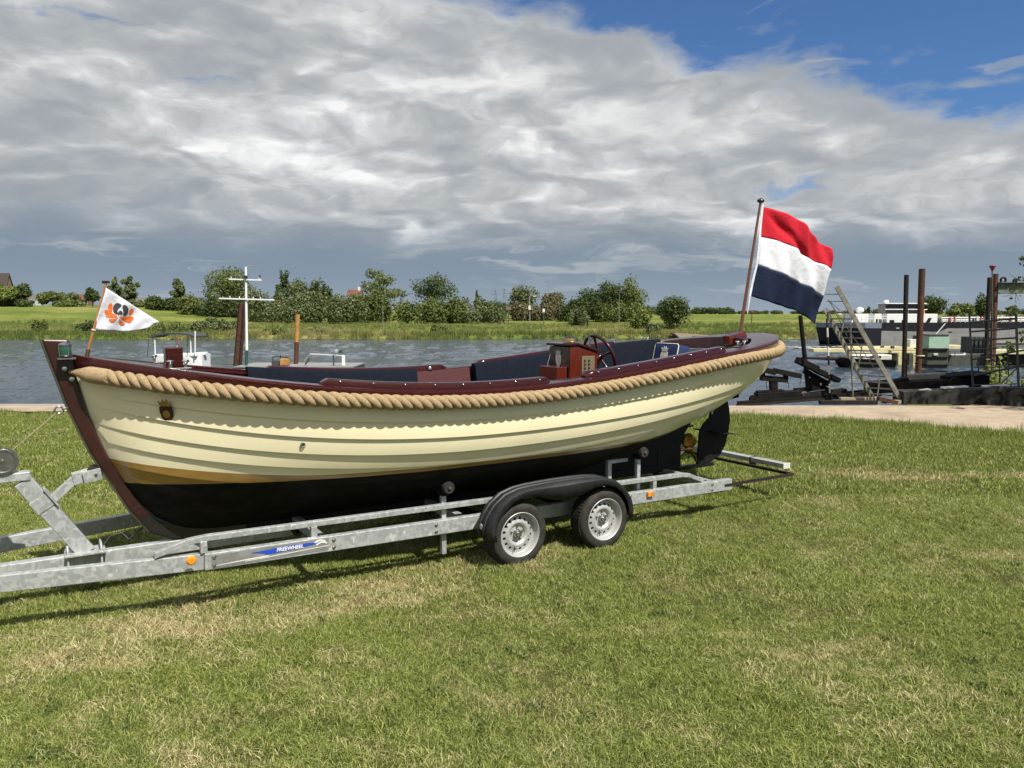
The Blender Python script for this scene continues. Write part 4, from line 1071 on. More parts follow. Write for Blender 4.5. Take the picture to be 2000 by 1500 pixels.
    sh = MB(); fn = lambda a, b, t: (a, y - .0015 - t, z0 + b - .014 * (a + 1.95))
    sh.prism([(-2.06, .022), (-1.93, .026), (-1.90, .030), (-1.66, .034), (-1.56, .022), (-1.72, .004), (-1.95, -.008), (-1.97, .004)], fn, 0, .001); sh.build('sticker_shape', M['blue'], st)
    MB().prism([(-2.30, -.030), (-2.1, -.018), (-1.93, -.012), (-1.94, -.022), (-2.1, -.026), (-2.29, -.034)], fn, 0, .001).prism([(-2.1, -.030), (-1.8, -.016), (-1.5, -.004), (-1.5, -.010), (-1.8, -.024), (-2.1, -.034)], fn, 0, .001).build('sticker_swoosh', M['offwhite'], st)
    arc = [(-1.565 + .045 * math.cos(a), .022 + .024 * math.sin(a)) for a in np.linspace(.4, 2.9, 10)] + [(-1.562 + .036 * math.cos(a), .016 + .019 * math.sin(a)) for a in np.linspace(2.9, .4, 10)]
    MB().prism(arc, fn, 0, .001).prism([(x + .012, z_ - .016) for x, z_ in arc], fn, 0, .001).build('sticker_wave', M['white'], st)
    fc = bpy.data.curves.new('lettering', 'FONT'); fc.body = 'FREEWHEEL'; fc.size = .036; fc.extrude = .0006; fc.offset = .0009; fc.align_x = 'CENTER'; fc.align_y = 'CENTER'; fc.shear = .12
    tmp = bpy.data.objects.new('tmp', fc); COL.objects.link(tmp); bpy.context.view_layer.update()
    me = bpy.data.meshes.new_from_object(tmp.evaluated_get(bpy.context.evaluated_depsgraph_get())); bpy.data.objects.remove(tmp)
    me.materials.clear(); me.materials.append(M['white']); lt = bpy.data.objects.new('lettering', me); COL.objects.link(lt); lt.parent = st
    lt.location = (-1.785, y - .0035, z0 + .0125); lt.rotation_euler = (PI / 2, .014, 0); lt.scale = (1.0, 1.0, 1)
    # winch post, bow arm, winch
    pst = MB().bar((-3.02, 0, .335), (-3.385, 0, .90), .07, .115, (1, 0, 0)); pst.build('winch_post', G, T, bevel=.006)
    MB().b2((-3.16, -.10, .336), (-2.90, .10, .35)).build('base_plate', G, T, bevel=.002)
    for a in (-3.14, -2.93): MB().tube([(a, -.07, .20), (a, -.07, .37), (a, -.05, .40), (a, .05, .40), (a, .07, .37), (a, .07, .20)], .008, 8).build('clamp_bolt', G, T, smooth=60)
    MB().prism([(-3.16, .352), (-3.05, .352), (-3.14, .44)], lambda a, b, t: (a, t, b), -.003, .003).build('gusset', G, T)
    MB().b2((-3.62, -.045, .905), (-3.335, .045, .965)).build('winch_arm', G, T, bevel=.006)
    # clamp and bow arm
    d = Vector((-.365, 0, .565)).normalized(); c = Vector((-3.02, 0, .335)) + d * .47
    MB().bar(c - d * .05, c + d * .05, .082, .127, (1, 0, 0)).build('arm_clamp', G, T, bevel=.003)
    MB().bar(c + Vector((.055, 0, .04)) - d * .075, c + Vector((.055, 0, .04)) + d * .075, .11, .010, (1, 0, 0)).build('clamp_plate', G, T)
    MB().bar(c + Vector((.065, 0, .02)), (-3.06, 0, .885), .05, .06).build('bow_arm', G, T, bevel=.005)
    MB().bar((-3.085, -.0, .878), (-2.985, 0, .895), .066, .085).build('arm_sleeve', G, T, bevel=.003)
    for y_ in (-.055, .05): MB().bar((-3.02, y_, .888), (-2.905, y_, .906), .006, .085).build('fork_plate', G, T, bevel=.002)
    MB().lathe([(.01, -.045), (.046, -.045), (.034, 0), (.046, .045), (.01, .045)], 18, (-2.945, 0, .915), RX(PI / 2)).build('bow_roller', M['rubber'], T, smooth=40)
    MB().lathe([(0, .010), (.010, .009), (.012, 0)], 10, (-2.94, -.058, .905), RX(PI / 2)).build('bolt', M['chrome'], T, smooth=40)
    wn = MB().b2((-3.58, -.04, .967), (-3.44, -.034, 1.10)).b2((-3.58, .034, .967), (-3.44, .04, 1.10)).b2((-3.58, -.034, .967), (-3.44, .034, .973)).build('winch', G, T, bevel=.002)
    teeth = []
    nT = 40
    for k in range(nT * 2):
        rr = .098 if (k % 2) else .091; a = PI * k / nT; teeth.append((rr * math.cos(a), rr * math.sin(a)))
    MB().prism(teeth, lambda a, b, t: (-3.49 + a, t, 1.055 + b), -.058, -.046).build('winch_gear', M['steel'], wn)
    MB().lathe([(.070, .004), (.075, .010), (.082, .010), (.084, 0)], 30, (-3.49, -.058, 1.055), RX(PI / 2)).build('gear_rim', M['steel'], wn, smooth=40)
    MB().lathe([(0, .012), (.012, .011), (.014, 0)], 10, (-3.49, -.06, 1.055), RX(PI / 2)).build('gear_bolt', M['chrome'], wn, smooth=40)
    MB().lathe([(.03, -.033), (.045, -.03), (.045, .03), (.03, .033)], 16, (-3.49, 0, 1.055), RX(PI / 2)).build('winch_drum', M['offwhite'], wn, smooth=40)
    MB().bar((-3.46, -.01, 1.095), (-3.165, -.005, 1.355), .022, .003, (0, 0, 1)).build('winch_strap', M['plankgrey'], wn)
    MB().tube([Vector((-3.145 + .026 * math.cos(a), 0, 1.375 + .026 * math.sin(a))) for a in np.linspace(0, 2 * PI, 19)[:-1]], .007, 8, closed=True).tube([(-3.12, 0, 1.385), (-3.09, 0, 1.39)], .009, 8).build('eye_bolt', M['chrome'], BOAT, smooth=60)
    MB().tube([(-2.75, .06, .36), (-2.62, .10, .45), (-2.5, .12, .5)], .009, 6).tube([(-2.92, .05, .34), (-2.86, .1, .40), (-2.78, .12, .41), (-2.74, .1, .36)], .007, 6).build('brake_cable', M['plastic'], T, smooth=60)
    # coupling and nose wheel in front
    MB().tube([(-5.6, 0, .30), (-5.95, 0, .36)], .04, 12).build('coupling', G, T, smooth=40)
    MB().tube([(-5.4, .12, .15), (-5.4, .12, .75)], .03, 12).build('jockey_tube', G, T, smooth=40)
    MB().lathe([(.03, -.04), (.09, -.04), (.10, -.02), (.10, .02), (.09, .04), (.03, .04)], 20, (-5.4, .12, .105), RX(PI / 2)).build('jockey_wheel', M['rubber'], T, smooth=40)


M['stickergrey'] = pbr('sticker_film', (.19, .19, .19), .35, .2, c2=(.26, .26, .255), ns=9)
def trailer_bolts():
    T = [o for o in bpy.data.objects if o.name.startswith('boat_trailer')][0]
    for s in (-2.30, -1.46, -.62, 1.40, 2.48):
        for dz in (.03, .085):
            z = .298 - .014 * (s + 1.5) + dz
            MB().lathe([(0, .010), (.009, .009), (.010, .002), (.015, .0015), (.015, -.002)], 8, (s, -.811, z), RX(PI / 2)).build('bolt_head', M['steel'], T, smooth=30)
    for s in (-1.62, 1.72):
        MB().tube([(s - .03, -.795, .298 - .014 * (s + 1.5) + .117), (s + .03, -.795, .298 - .014 * (s + 1.5) + .117)], .006, 6).build('weld_bead', M['galv'], T, smooth=60)
    # wiring loom clipped under the rail and a tie-down strap
    MB().tube([(s, -.76 + .006 * math.sin(s * 9), .292 - .014 * (s + 1.5) - .008 * abs(math.sin(s * 3.1))) for s in np.linspace(-2.3, 2.7, 60)], .006, 6).build('wiring_loom', M['plastic'], T, smooth=60)


trailer()
trailer_bolts()


# ------------------------------------------------------------------ river traffic and boatyard
def pbox(mb, x0, y0, x1, y1, Y, dep, mi=0):
    a = at(x0, y0, Y); b = at(x1, y1, Y); return mb.b2((a.x, Y, b.z), (b.x, Y + dep, a.z), mi)


def root_at(x, y, Y, name, label, cat, group=None, z=None):
    p = at(x, y, Y)
    if z is not None: p.z = z
    return thing(name, label, cat, p, 0, group)


class Rel(MB):
    """mesh builder whose points are world points, stored relative to its thing"""
    def done(s, root, name, mat, parent=None, **k):
        o = root.location; s.v = [(v[0] - o.x, v[1] - o.y, v[2] - o.z) for v in s.v]
        return s.build(name, mat, parent or root, **k)


def houses():
    def house(label, x0, x1, yr, ye, yb, Y, roofm, wallm, gable=None, chim=False):
        a = at(x0, yb, Y); b = at(x1, yb, Y); zr, ze = at(0, yr, Y).z, at(0, ye, Y).z; zb = min(a.z, terrain((a.x + b.x) / 2, Y)) - .2
        H = thing('house', label, 'house', ((a.x + b.x) / 2, Y, zb), 0, 'houses beyond the far bank'); w = (b.x - a.x) / 2; d = max(w * .8, 3.2)
        MB().b2((-w, -d / 2, 0), (w, d / 2, ze - zb)).build('wall', M[wallm], H)
        r = MB()
        for sg in (-1, 1): r.add([(-w - .3, sg * (d / 2 + .3), ze - zb - .1), (w + .3, sg * (d / 2 + .3), ze - zb - .1), (w + .3, 0, zr - zb), (-w - .3, 0, zr - zb), (-w - .3, sg * (d / 2 + .3), ze - zb + .1), (w + .3, sg * (d / 2 + .3), ze - zb + .1), (w + .3, 0, zr - zb + .2), (-w - .3, 0, zr - zb + .2)], [(0, 1, 2, 3), (4, 5, 6, 7), (0, 1, 5, 4), (1, 2, 6, 5), (2, 3, 7, 6), (3, 0, 4, 7)])
        ro = r.build('roof', M[roofm], H)
        MB().add([(w, -d / 2, ze - zb), (w, d / 2, ze - zb), (w, 0, zr - zb), (-w, -d / 2, ze - zb), (-w, d / 2, ze - zb), (-w, 0, zr - zb)], [(0, 1, 2), (5, 4, 3)]).build('gable', M[gable or wallm], H)
        if chim: MB().b2((w * .5, -.3, zr - zb - .3), (w * .5 + .6, .3, zr - zb + .9)).build('chimney', M['wallwhite'], ro)
        for k in (-.5, .1, .6): 
            f = MB().b2((w * k, -d / 2 - .06, .9), (w * k + .8, -d / 2 + .02, 1.9)).build('window', M['wallwhite'], H)
            MB().b2((w * k + .08, -d / 2 - .08, .98), (w * k + .72, -d / 2 - .061, 1.82)).build('pane', M['glass'], f)
    house('house with grey roof and white gable among small trees at left', 58, 74, 576, 588, 598, 205, 'roofgrey', 'wallwhite', 'wallwhite')
    house('red roofed farmhouse behind the pennant staff', 150, 178, 576, 586, 598, 205, 'rooftile', 'wallbrick', chim=True)
    house('long low grey roofed barn right of the pennant trees', 262, 300, 582, 590, 602, 205, 'roofgrey', 'wallbrick')
    house('small red roof above bushes left of the grey-green willow', 682, 706, 567, 579, 600, 200, 'rooftile', 'wallbrick', chim=True)
    house('big steep brown roof cut by the left picture edge', -60, 20, 535, 578, 600, 195, 'roofbrown', 'wallbrick')
    house('tiny white walled house far left of the ship radar dome', 1632, 1642, 606, 609, 614, 420, 'roofgrey', 'wallwhite')
    # small furniture on the far bank
    Y = 140
    p = root_at(1035, 614, Y, 'street_lamp', 'grey street lamp with a curved arm on the far bank', 'street lamp'); p.location.z = terrain(p.location.x, Y)
    t = at(1034, 580, Y); q = at(1042, 578, Y)
    r = Rel().tube([p.location, t], .09, 8); r.tube([t, (t.x + .25, Y, t.z + .2), q], .06, 6).done(p, 'post', M['grey']); Rel().b2((q.x - .1, Y - .1, q.z - .1), (q.x + .5, Y + .1, q.z + .05)).done(p, 'lamp_head', M['offwhite'])
    pbox(Rel(), 1032, 597, 1037, 605, Y - .3, .3).done(p, 'junction_box', M['offwhite'])
    for (x, y0, y1, w, wm, lb) in ((1062, 603, 613, 4, 'white', 'white square sign on a dark post on the far bank'), (993, 599, 609, 9, 'wallbrick', 'brown wooden panel on posts left of the street lamp'), (1469, 606, 612, 5, 'red', 'small red box sign far behind the flagpole')):
        p = root_at(x, y1, Y, 'sign', lb, 'sign'); g = terrain(p.location.x, Y); p.location.z = g
        pbox(Rel(), x - w / 2, y0, x + w / 2, y0 + (y1 - y0) * .65, Y, .1).done(p, 'panel', M[wm]); a = at(x, y1, Y); Rel().b2((a.x - .08, Y + .11, g - .2), (a.x + .08, Y + .2, at(x, y0, Y).z - .1)).done(p, 'post', M['darkgrey'])
    for x, yt, Y, lb in ((1209, 575, 122, 'tall thin white pole on the meadow by the long tree group'), (748, 597, 118, 'short thin white post in front of the wide rounded bush')):
        p = root_at(x, 630, Y, 'marker_pole', lb, 'pole'); p.location.z = terrain(p.location.x, Y) - .1
        MB().tube([(0, 0, 0), (0, 0, at(x, yt, Y).z - p.location.z)], .035, 8).build('post', M['grey'], p, smooth=60); MB().b2((-.12, -.12, 0), (.12, .12, .25)).build('foot', M['concrete'], p)
    # groyne with short timber piles
    p = thing('groyne', 'stone groyne with a row of short timber piles at the far water edge', 'groyne', (at(1365, 655, 106).x, 106, WZ))
    a = at(1335, 650, 108).x - p.location.x; b = at(1400, 650, 108).x - p.location.x
    MB().prism([(a, -.5), (b, -.5), (b - .3, .42), (a - 1.5, .80)], lambda x, z, t: (x, t, z), 1.0, 4).build('stone_bed', M['plankgrey'], p)
    for i in range(16): MB().tube([(a + 1 + (b - a - 1) * i / 15, .6, -1), (a + 1 + (b - a - 1) * i / 15, .6, .42)], .11, 7).build('timber_pile', M['bark'], p)
    for i, (x, yt) in enumerate(((968, 566), (985, 563))):
        p = root_at(x, 605, 900, 'pylon', ('left' if i == 0 else 'right') + ' one of two faint lattice pylons on the horizon', 'pylon', z=2.0); h = at(x, yt, 900).z - 2
        mb = MB()
        for sx in (-1, 1):
            for sy in (-1, 1): mb.bar((sx * 2.2, sy * 2.2, 0), (sx * .3, sy * .3, h), .22, .22)
        mb.build('tower', M['scaff'], p)
        for z in (.62, .8, .95): MB().bar((-4, 0, h * z), (4, 0, h * z), .2, .25).build('cross_arm', M['scaff'], p)


def left_boats():
    # pontoon and craft moored behind the sloop
    Y = 37; P = root_at(580, 715, Y, 'work_pontoon', 'low grey work pontoon moored behind the sloop, mostly hidden', 'pontoon', z=WZ)
    pbox(Rel(), 455, 718, 690, 745, Y, 3).done(P, 'hull', M['darkgrey'], bevel=.05); pbox(Rel(), 455, 716, 690, 718, Y - .03, 3.06).done(P, 'deck', M['grey'])
    dz = at(0, 716, Y).z
    m = root_at(481, 714, Y + .8, 'signal_mast', 'white signal mast with two yards and a green foot', 'mast', z=dz + .02)
    b = m.location; top = at(480, 521, Y + .8); kn = at(482, 684, Y + .8)
    Rel().tube([(b.x, b.y, b.z), (kn.x, b.y, kn.z)], .075, 10).done(m, 'mast_foot', M['darkgreen'], smooth=60)
    Rel().tube([(kn.x, b.y, kn.z), (top.x, b.y, top.z)], [.068, .055], 10).done(m, 'pole', M['white'], smooth=60)
    for x0, x1, y in ((448, 512, 546.5), (429, 537, 585)):
        a = at(x0, y - (1 if y < 560 else 2), Y + .8); c = at(x1, y + 1, Y + .8); yd = Rel().bar((a.x, b.y - .09, a.z), (c.x, b.y - .09, c.z), .05, .07).done(m, 'yard', M['white'], bevel=.01)
        for t in ((.08, .93) if y < 560 else (.2, .37, .62, .75)):
            q = Vector(a).lerp(Vector(c), t); Rel().b2((q.x - .02, b.y - .11, q.z + .036), (q.x + .02, b.y - .07, q.z + .13)).done(m, 'lamp', M['white'], yd)
    c = at(481, 541, Y + .8); Rel().lathe([(.03, -.07), (.10, -.06), (.10, .05), (.03, .07)], 10, (c.x, b.y - .1, c.z)).done(m, 'lantern', M['plastic'], smooth=40)
    a = at(482, 519, Y + .8); c = at(500, 520, Y + .8); d = at(502, 541, Y + .8); Rel().tube([a, c], .015, 6).tube([c, d], .01, 5).done(m, 'bracket', M['grey'])
    c = at(509, 541, Y + .8); Rel().lathe([(0, -.05), (.05, -.04), (.03, .06), (0, .07)], 8, (c.x, b.y - .09, c.z + .03)).done(m, 'horn', M['plastic'])
    # yellow machine
    k = root_at(552, 715, Y + .4, 'deck_machine', 'yellow boxed machine with dark frame on the work pontoon', 'machine', z=dz + .02)
    pbox(Rel(), 546, 701, 562, 714, Y + .3, .4).done(k, 'housing', M['yellow2'], bevel=.02); pbox(Rel(), 530, 704, 545, 714, Y + .4, .4).done(k, 'engine', M['darkgrey'], bevel=.02)
    for x0, y0, x1, y1 in ((533, 697, 533, 713), (566, 699, 566, 713), (533, 697, 548, 696), (548, 694, 548, 702), (548, 696, 566, 700)):
        p, q = at(x0, y0, Y + .75), at(x1, y1, Y + .75); Rel().bar(p, q, .03, .03).done(k, 'frame_bar', M['black_steel'])
    # davit boat rail
    k = root_at(640, 715, Y + .5, 'davit', 'white davit arm with winch and lamp on the work pontoon', 'davit', z=dz + .02)
    for nm, x0, y0, x1, y1, w, mt in (('arm', 606, 691, 652, 694, .05, 'offwhite'), ('post', 651, 693, 652, 715, .06, 'darkgrey'), ('arm', 652, 693, 672, 695, .05, 'offwhite'), ('post', 671, 694, 671, 714, .14, 'white'), ('brace', 605, 700, 596, 712, .07, 'darkgrey'), ('brace', 594, 706, 606, 691, .06, 'grey')):
        p, q = at(x0, y0, Y + .6), at(x1, y1, Y + .6); Rel().bar(p, q, w, w).done(k, nm, M[mt], bevel=.008)
    c = at(657, 686, Y + .6); Rel().lathe([(0, -.09), (.08, -.08), (.10, 0), (.08, .08), (0, .09)], 14, c, RX(PI / 2)).done(k, 'winch', M['alu'], smooth=40); c = at(665, 687, Y + .6); Rel().box(c, (.14, .14, .14)).done(k, 'lamp', M['darkgrey'])
    # small motor boat with sun top
    Y = 41; k = root_at(345, 720, Y, 'motor_boat', 'small white motor boat with a folded grey sun top frame', 'boat', z=WZ)
    rings = []
    a = at(300, 695, Y).x; b = at(388, 695, Y).x; zt = at(0, 694, Y).z
    for t in np.linspace(0, 1, 10):
        w = .95 * (1 - .35 * max(0, (t - .6) / .4) ** 2.2); x = a + (b - a) * t; rings.append([(x, Y + 1 - w, zt), (x, Y + 1 - w * .85, WZ - .2), (x, Y + 1 + w * .85, WZ - .2), (x, Y + 1 + w, zt), (x, Y + 1 + w - .12, zt + .04), (x, Y + 1 - w + .12, zt + .04)])
    Rel().loft(rings, closed=True, cap=True).done(k, 'hull', M['white'], smooth=40)
    for x in (303, 373):
        for yy in (.25, 1.7): p = at(x, 692, Y + yy); q = at(x - 1, 654, Y + yy); Rel().tube([p, q], .035, 8).done(k, 'frame_post', M['white'], smooth=60)
    rr = []
    for t in np.linspace(0, 1, 9):
        q = at(292 + 88 * t, 657 - 7 * math.sin(PI * t) ** .5, Y + .1); rr.append([(q.x, Y + .1, q.z), (q.x, Y + 1.85, q.z), (q.x, Y + 1.85, q.z - .09), (q.x, Y + .1, q.z - .09)])
    Rel().loft(rr, closed=True, cap=True).done(k, 'sun_top', M['darkgrey'], smooth=50)
    p = at(288, 697, Y); q = at(291, 657, Y); Rel().tube([p, q], .02, 6).done(k, 'stay', M['darkgrey']); p = at(366, 692, Y); q = at(367, 655, Y + 1); Rel().tube([p, q], .02, 6).done(k, 'stay', M['darkgrey'])
    p = at(381, 694, Y); q = at(381, 647, Y); Rel().tube([p, q], .035, 8).done(k, 'antenna', M['white'])
    p = at(346, 690, Y); q = at(346, 660, Y); Rel().tube([p, p.lerp(q, .5)], .03, 6).done(k, 'boat_hook', M['white']); Rel().tube([p.lerp(q, .5), q], .03, 6).done(k, 'boat_hook', M['red'])
    pbox(Rel(), 320, 690, 384, 697, Y + .1, 1.6).done(k, 'cabin', M['white'], bevel=.05); pbox(Rel(), 388, 689, 402, 693, Y + .6, .3).done(k, 'anchor_roller', M['white'])
    # steel piles at left
    for lab, x0, y0, x1, y1, Y, r, m in (('leaning brown steel sheet pile beside the white signal mast', 474, 592, 460, 735, 44, .20, 'rusty'),):
        p = thing('mooring_pile', lab, 'pile', at(x1, 760, Y)); t_ = at(x0, y0, Y); bt = at(459, 780, Y)
        o = Rel().bar(bt, t_, .38, .30, (0, 1, 0)).done(p, 'web', M[m], bevel=.02); 
        for dx in (-.17, .17): Rel().bar(bt + Vector((dx, -.18, 0)), t_ + Vector((dx * .8, -.18, 0)), .05, .08, (0, 1, 0)).done(p, 'flange', M['rusty_dark'])
    p = thing('mooring_post', 'thin mooring post with yellow top and rusty foot behind the sloop', 'post', at(577, 760, 39)); t_ = at(581.5, 614, 39); mdl = at(579.5, 668, 39); bt = at(576, 780, 39)
    Rel().tube([bt, mdl], .115, 12).done(p, 'shaft', M['rusty'], smooth=60); Rel().tube([mdl, t_], .112, 12).done(p, 'painted_top', M['yellow2'], smooth=60); Rel().tube([t_, t_ + Vector((0, 0, .06))], .06, 10).done(p, 'cap', M['black_steel'])


def ship():
    Y = 84.5
    S = root_at(1800, 676, Y, 'cargo_ship', 'long grey and black river cargo ship with white deckhouse', 'ship', z=WZ)
    X = lambda x: at(x, 640, Y).x - S.location.x
    Zp = lambda y: at(1800, y, Y).z - S.location.z
    xs = [1638, 1645, 1660, 1690, 1722, 1760, 1835, 1851, 1900, 2100, 2600]
    def strip(nm, x0, x1, tops, bots, m, out=0.0):
        rr = []
        for x in [v for v in xs if x0 <= v <= x1]:
            t = max(0, (1700 - x) / 62); inset = 3.2 * t ** 2.2
            yt = np.interp(x, *tops); yb = np.interp(x, *bots); bt = inset * 1.3 if yb > 660 else inset
            rr.append([(X(x), inset - out, Zp(yt)), (X(x), bt - out, Zp(yb)), (X(x), 9.5 - bt + out, Zp(yb)), (X(x), 9.5 - inset + out, Zp(yt))])
        return MB().loft(rr, closed=True, cap=True).build(nm, m, S, smooth=30)
    strip('stern_hull', 1638, 1722, ([1638, 1722], [641, 641.5]), ([1638, 1660, 1722], [668, 679, 681]), M['shipnavy'])
    strip('stern_bulwark', 1638, 1722, ([1638, 1722], [631, 630.5]), ([1638, 1722], [640.8, 641.2]), M['shipblue'], .02)
    strip('hull_side', 1722, 2600, ([1722, 1835, 1851, 2600], [645.2, 647.2, 640.2, 640.2]), ([1722, 2600], [681, 681]), M['shipgrey'])
    strip('hull_band', 1722, 2600, ([1722, 2600], [630.5, 630.5]), ([1722, 1835, 1851, 2600], [645, 647, 640, 640]), M['shipblack'], .04)
    strip('rubbing_strake', 1900, 2600, ([1722, 2600], [666.5, 666.5]), ([1722, 2600], [670, 670]), M['concrete'], .12)
    def bx(nm, x0, y0, x1, y1, y_in, dep, m, par=None, bevel=0.04):
        return MB().b2((X(x0), y_in, Zp(y1)), (X(x1), y_in + dep, Zp(y0))).build(nm, m, par or S, bevel=bevel)
    dk = bx('deckhouse', 1738, 613, 1838, 630.6, .8, 3.4, M['white'])
    for x in (1744, 1800, 1768): bx('window', x, 625, x + 9, 630, .76, .06, M['glass'], dk, 0)
    MB().prism([(X(1815), Zp(630)), (X(1820), Zp(621)), (X(1826), Zp(621)), (X(1822), Zp(630))], lambda a, b, t: (a, t, b), .7, .79).build('vent_cowl', M['shipblack'], dk)
    for x0, x1, nm in ((1720, 1734, 'companionway'), (1675, 1708, 'aft_deckhouse')):
        o = bx(nm, x0, 613, x1, 630.4, 1.5, 2.4, M['white']); bx('door', x0 + 3, 622, x0 + 6, 630, 1.46, .05, M['glass'], o, 0); bx('door', x0 + 9, 623, x0 + 12, 630, 1.46, .05, M['darkgrey'], o, 0)
    for i in range(7): MB().tube([(X(1678 + i * 8), .4, Zp(630.5)), (X(1678 + i * 8), .4, Zp(618))], .04, 5).build('railing_post', M['white'], S)
    for y in (618, 623): MB().tube([(X(1676), .4, Zp(y)), (X(1735), .4, Zp(y))], .035, 5).build('railing', M['white'], S)
    wh = bx('wheelhouse', 1741, 593.5, 1816, 612.6, 1.6, 1.7, M['shipgrey'])
    bx('wheelhouse_window', 1742.5, 595, 1780, 602.5, 1.54, .05, M['glass'], wh, 0); bx('wheelhouse_window', 1786, 595, 1815, 602.5, 1.54, .05, M['glass'], wh, 0)
    bx('lower_window', 1742.5, 606, 1780, 612.5, 1.54, .05, M['glass'], wh, 0); bx('lower_window', 1788, 606, 1806, 612.5, 1.54, .05, M['glass'], wh, 0)
    bx('sill_band', 1740.5, 603, 1816.5, 605, 1.5, .12, M['offwhite'], wh, 0)
    bx('roof', 1738, 591.6, 1820, 593.4, 1.2, 2.4, M['white'], wh)
    bx('orange_locker', 1805, 609, 1814, 613.8, .9, .5, M['orange'])
    MB().tube([(X(1731), 2, Zp(593)), (X(1742), 2, Zp(593))], .05, 5).build('antenna', M['grey'], wh); MB().tube([(X(1816), 2, Zp(592.5)), (X(1830), 2, Zp(594))], .05, 5).build('antenna', M['grey'], wh)
    MB().lathe([(0, .3), (.25, .25), (.3, 0), (.12, -.1), (.1, -.35)], 12, (X(1754), 3, Zp(590))).build('radar', M['white'], wh, smooth=40)
    MB().lathe([(.15, -.5), (.16, -.3), (.25, -.28), (.42, -.1), (.45, .1), (.33, .33), (0, .45)], 18, (X(1710), 4, Zp(607))).build('radar_dome', M['white'], S, smooth=60)
    MB().tube([(X(1710), 4, Zp(630)), (X(1710), 4, Zp(611))], .10, 6).build('dome_post', M['white'], S)
    MB().tube([(X(1822), 2, Zp(613)), (X(1822), 2, Zp(605)), (X(1828), 2, Zp(604))], .05, 5).build('davit', M['white'], S)
    # deck load: pipes, hatches and valves along the cargo deck
    g = random.Random(4)
    MB().b2((X(1845), 1.6, Zp(630)), (X(2600), 7.5, Zp(623.5))).build('cargo_trunk', M['shipgrey'], S)
    for y in (620.5, 624.5, 627.5): MB().tube([(X(1850), 1.2, Zp(y)), (X(2600), 1.2, Zp(y))], .07, 6).build('deck_pipe', M['white'], S)
    for i in range(34):
        x = 1850 + i * 7.5 + g.uniform(-2, 2); h = g.uniform(3, 8); MB().b2((X(x), g.uniform(.9, 2), Zp(629.5)), (X(x + g.uniform(2, 5)), g.uniform(2.5, 4), Zp(624 - h))).build('deck_fitting', M[g.choice(('white', 'offwhite', 'white', 'grey', 'darkgrey', 'red'))], S)
    for i in range(40):
        MB().tube([(X(1842 + i * 9), .25, Zp(630.4)), (X(1842 + i * 9), .25, Zp(621))], .035, 4).build('railing_post', M['offwhite'], S)
    MB().tube([(X(1845), -.1, Zp(631.5)), (X(1818), -.1, Zp(665))], .06, 5).build('hose', M['offwhite'], S)
    MB().b2((X(1750), -.06, Zp(640)), (X(1756), -.02, Zp(641.5))).build('draught_plate', M['offwhite'], S); MB().b2((X(1853), -.06, Zp(647)), (X(1860), -.02, Zp(648.5))).build('draught_plate', M['darkgrey'], S)
    # foam of the wake
    mb = MB(); gg = random.Random(8)
    for i in range(520):
        t = gg.random(); x = at(1545 + 135 * t, 680, 80).x + gg.gauss(0, .3); y = 79.5 + gg.gauss(0, 1.2) * (1.3 - .6 * t) ; r = gg.uniform(.08, .34) * (.5 + t)
        a = gg.random() * 6; mb.add([(x + r * 1.8 * math.cos(a + k * 1.05) * gg.uniform(.6, 1), y + r * math.sin(a + k * 1.05) * gg.uniform(.6, 1), WZ + .03 + gg.uniform(0, .25) * t * (k == 6)) for k in range(6)], [(0, 1, 2, 3, 4, 5)])
    tag(mb.build('foam', M['foam']), 'white wake foam on the water behind the ship stern', 'foam', kind='stuff')


M['shipblue'] = pbr('ship_grey_blue', (.16, .19, .23), .5, c2=(.13, .16, .2), ns=2)
M['foam'] = pbr('foam', (.62, .64, .65), .8)


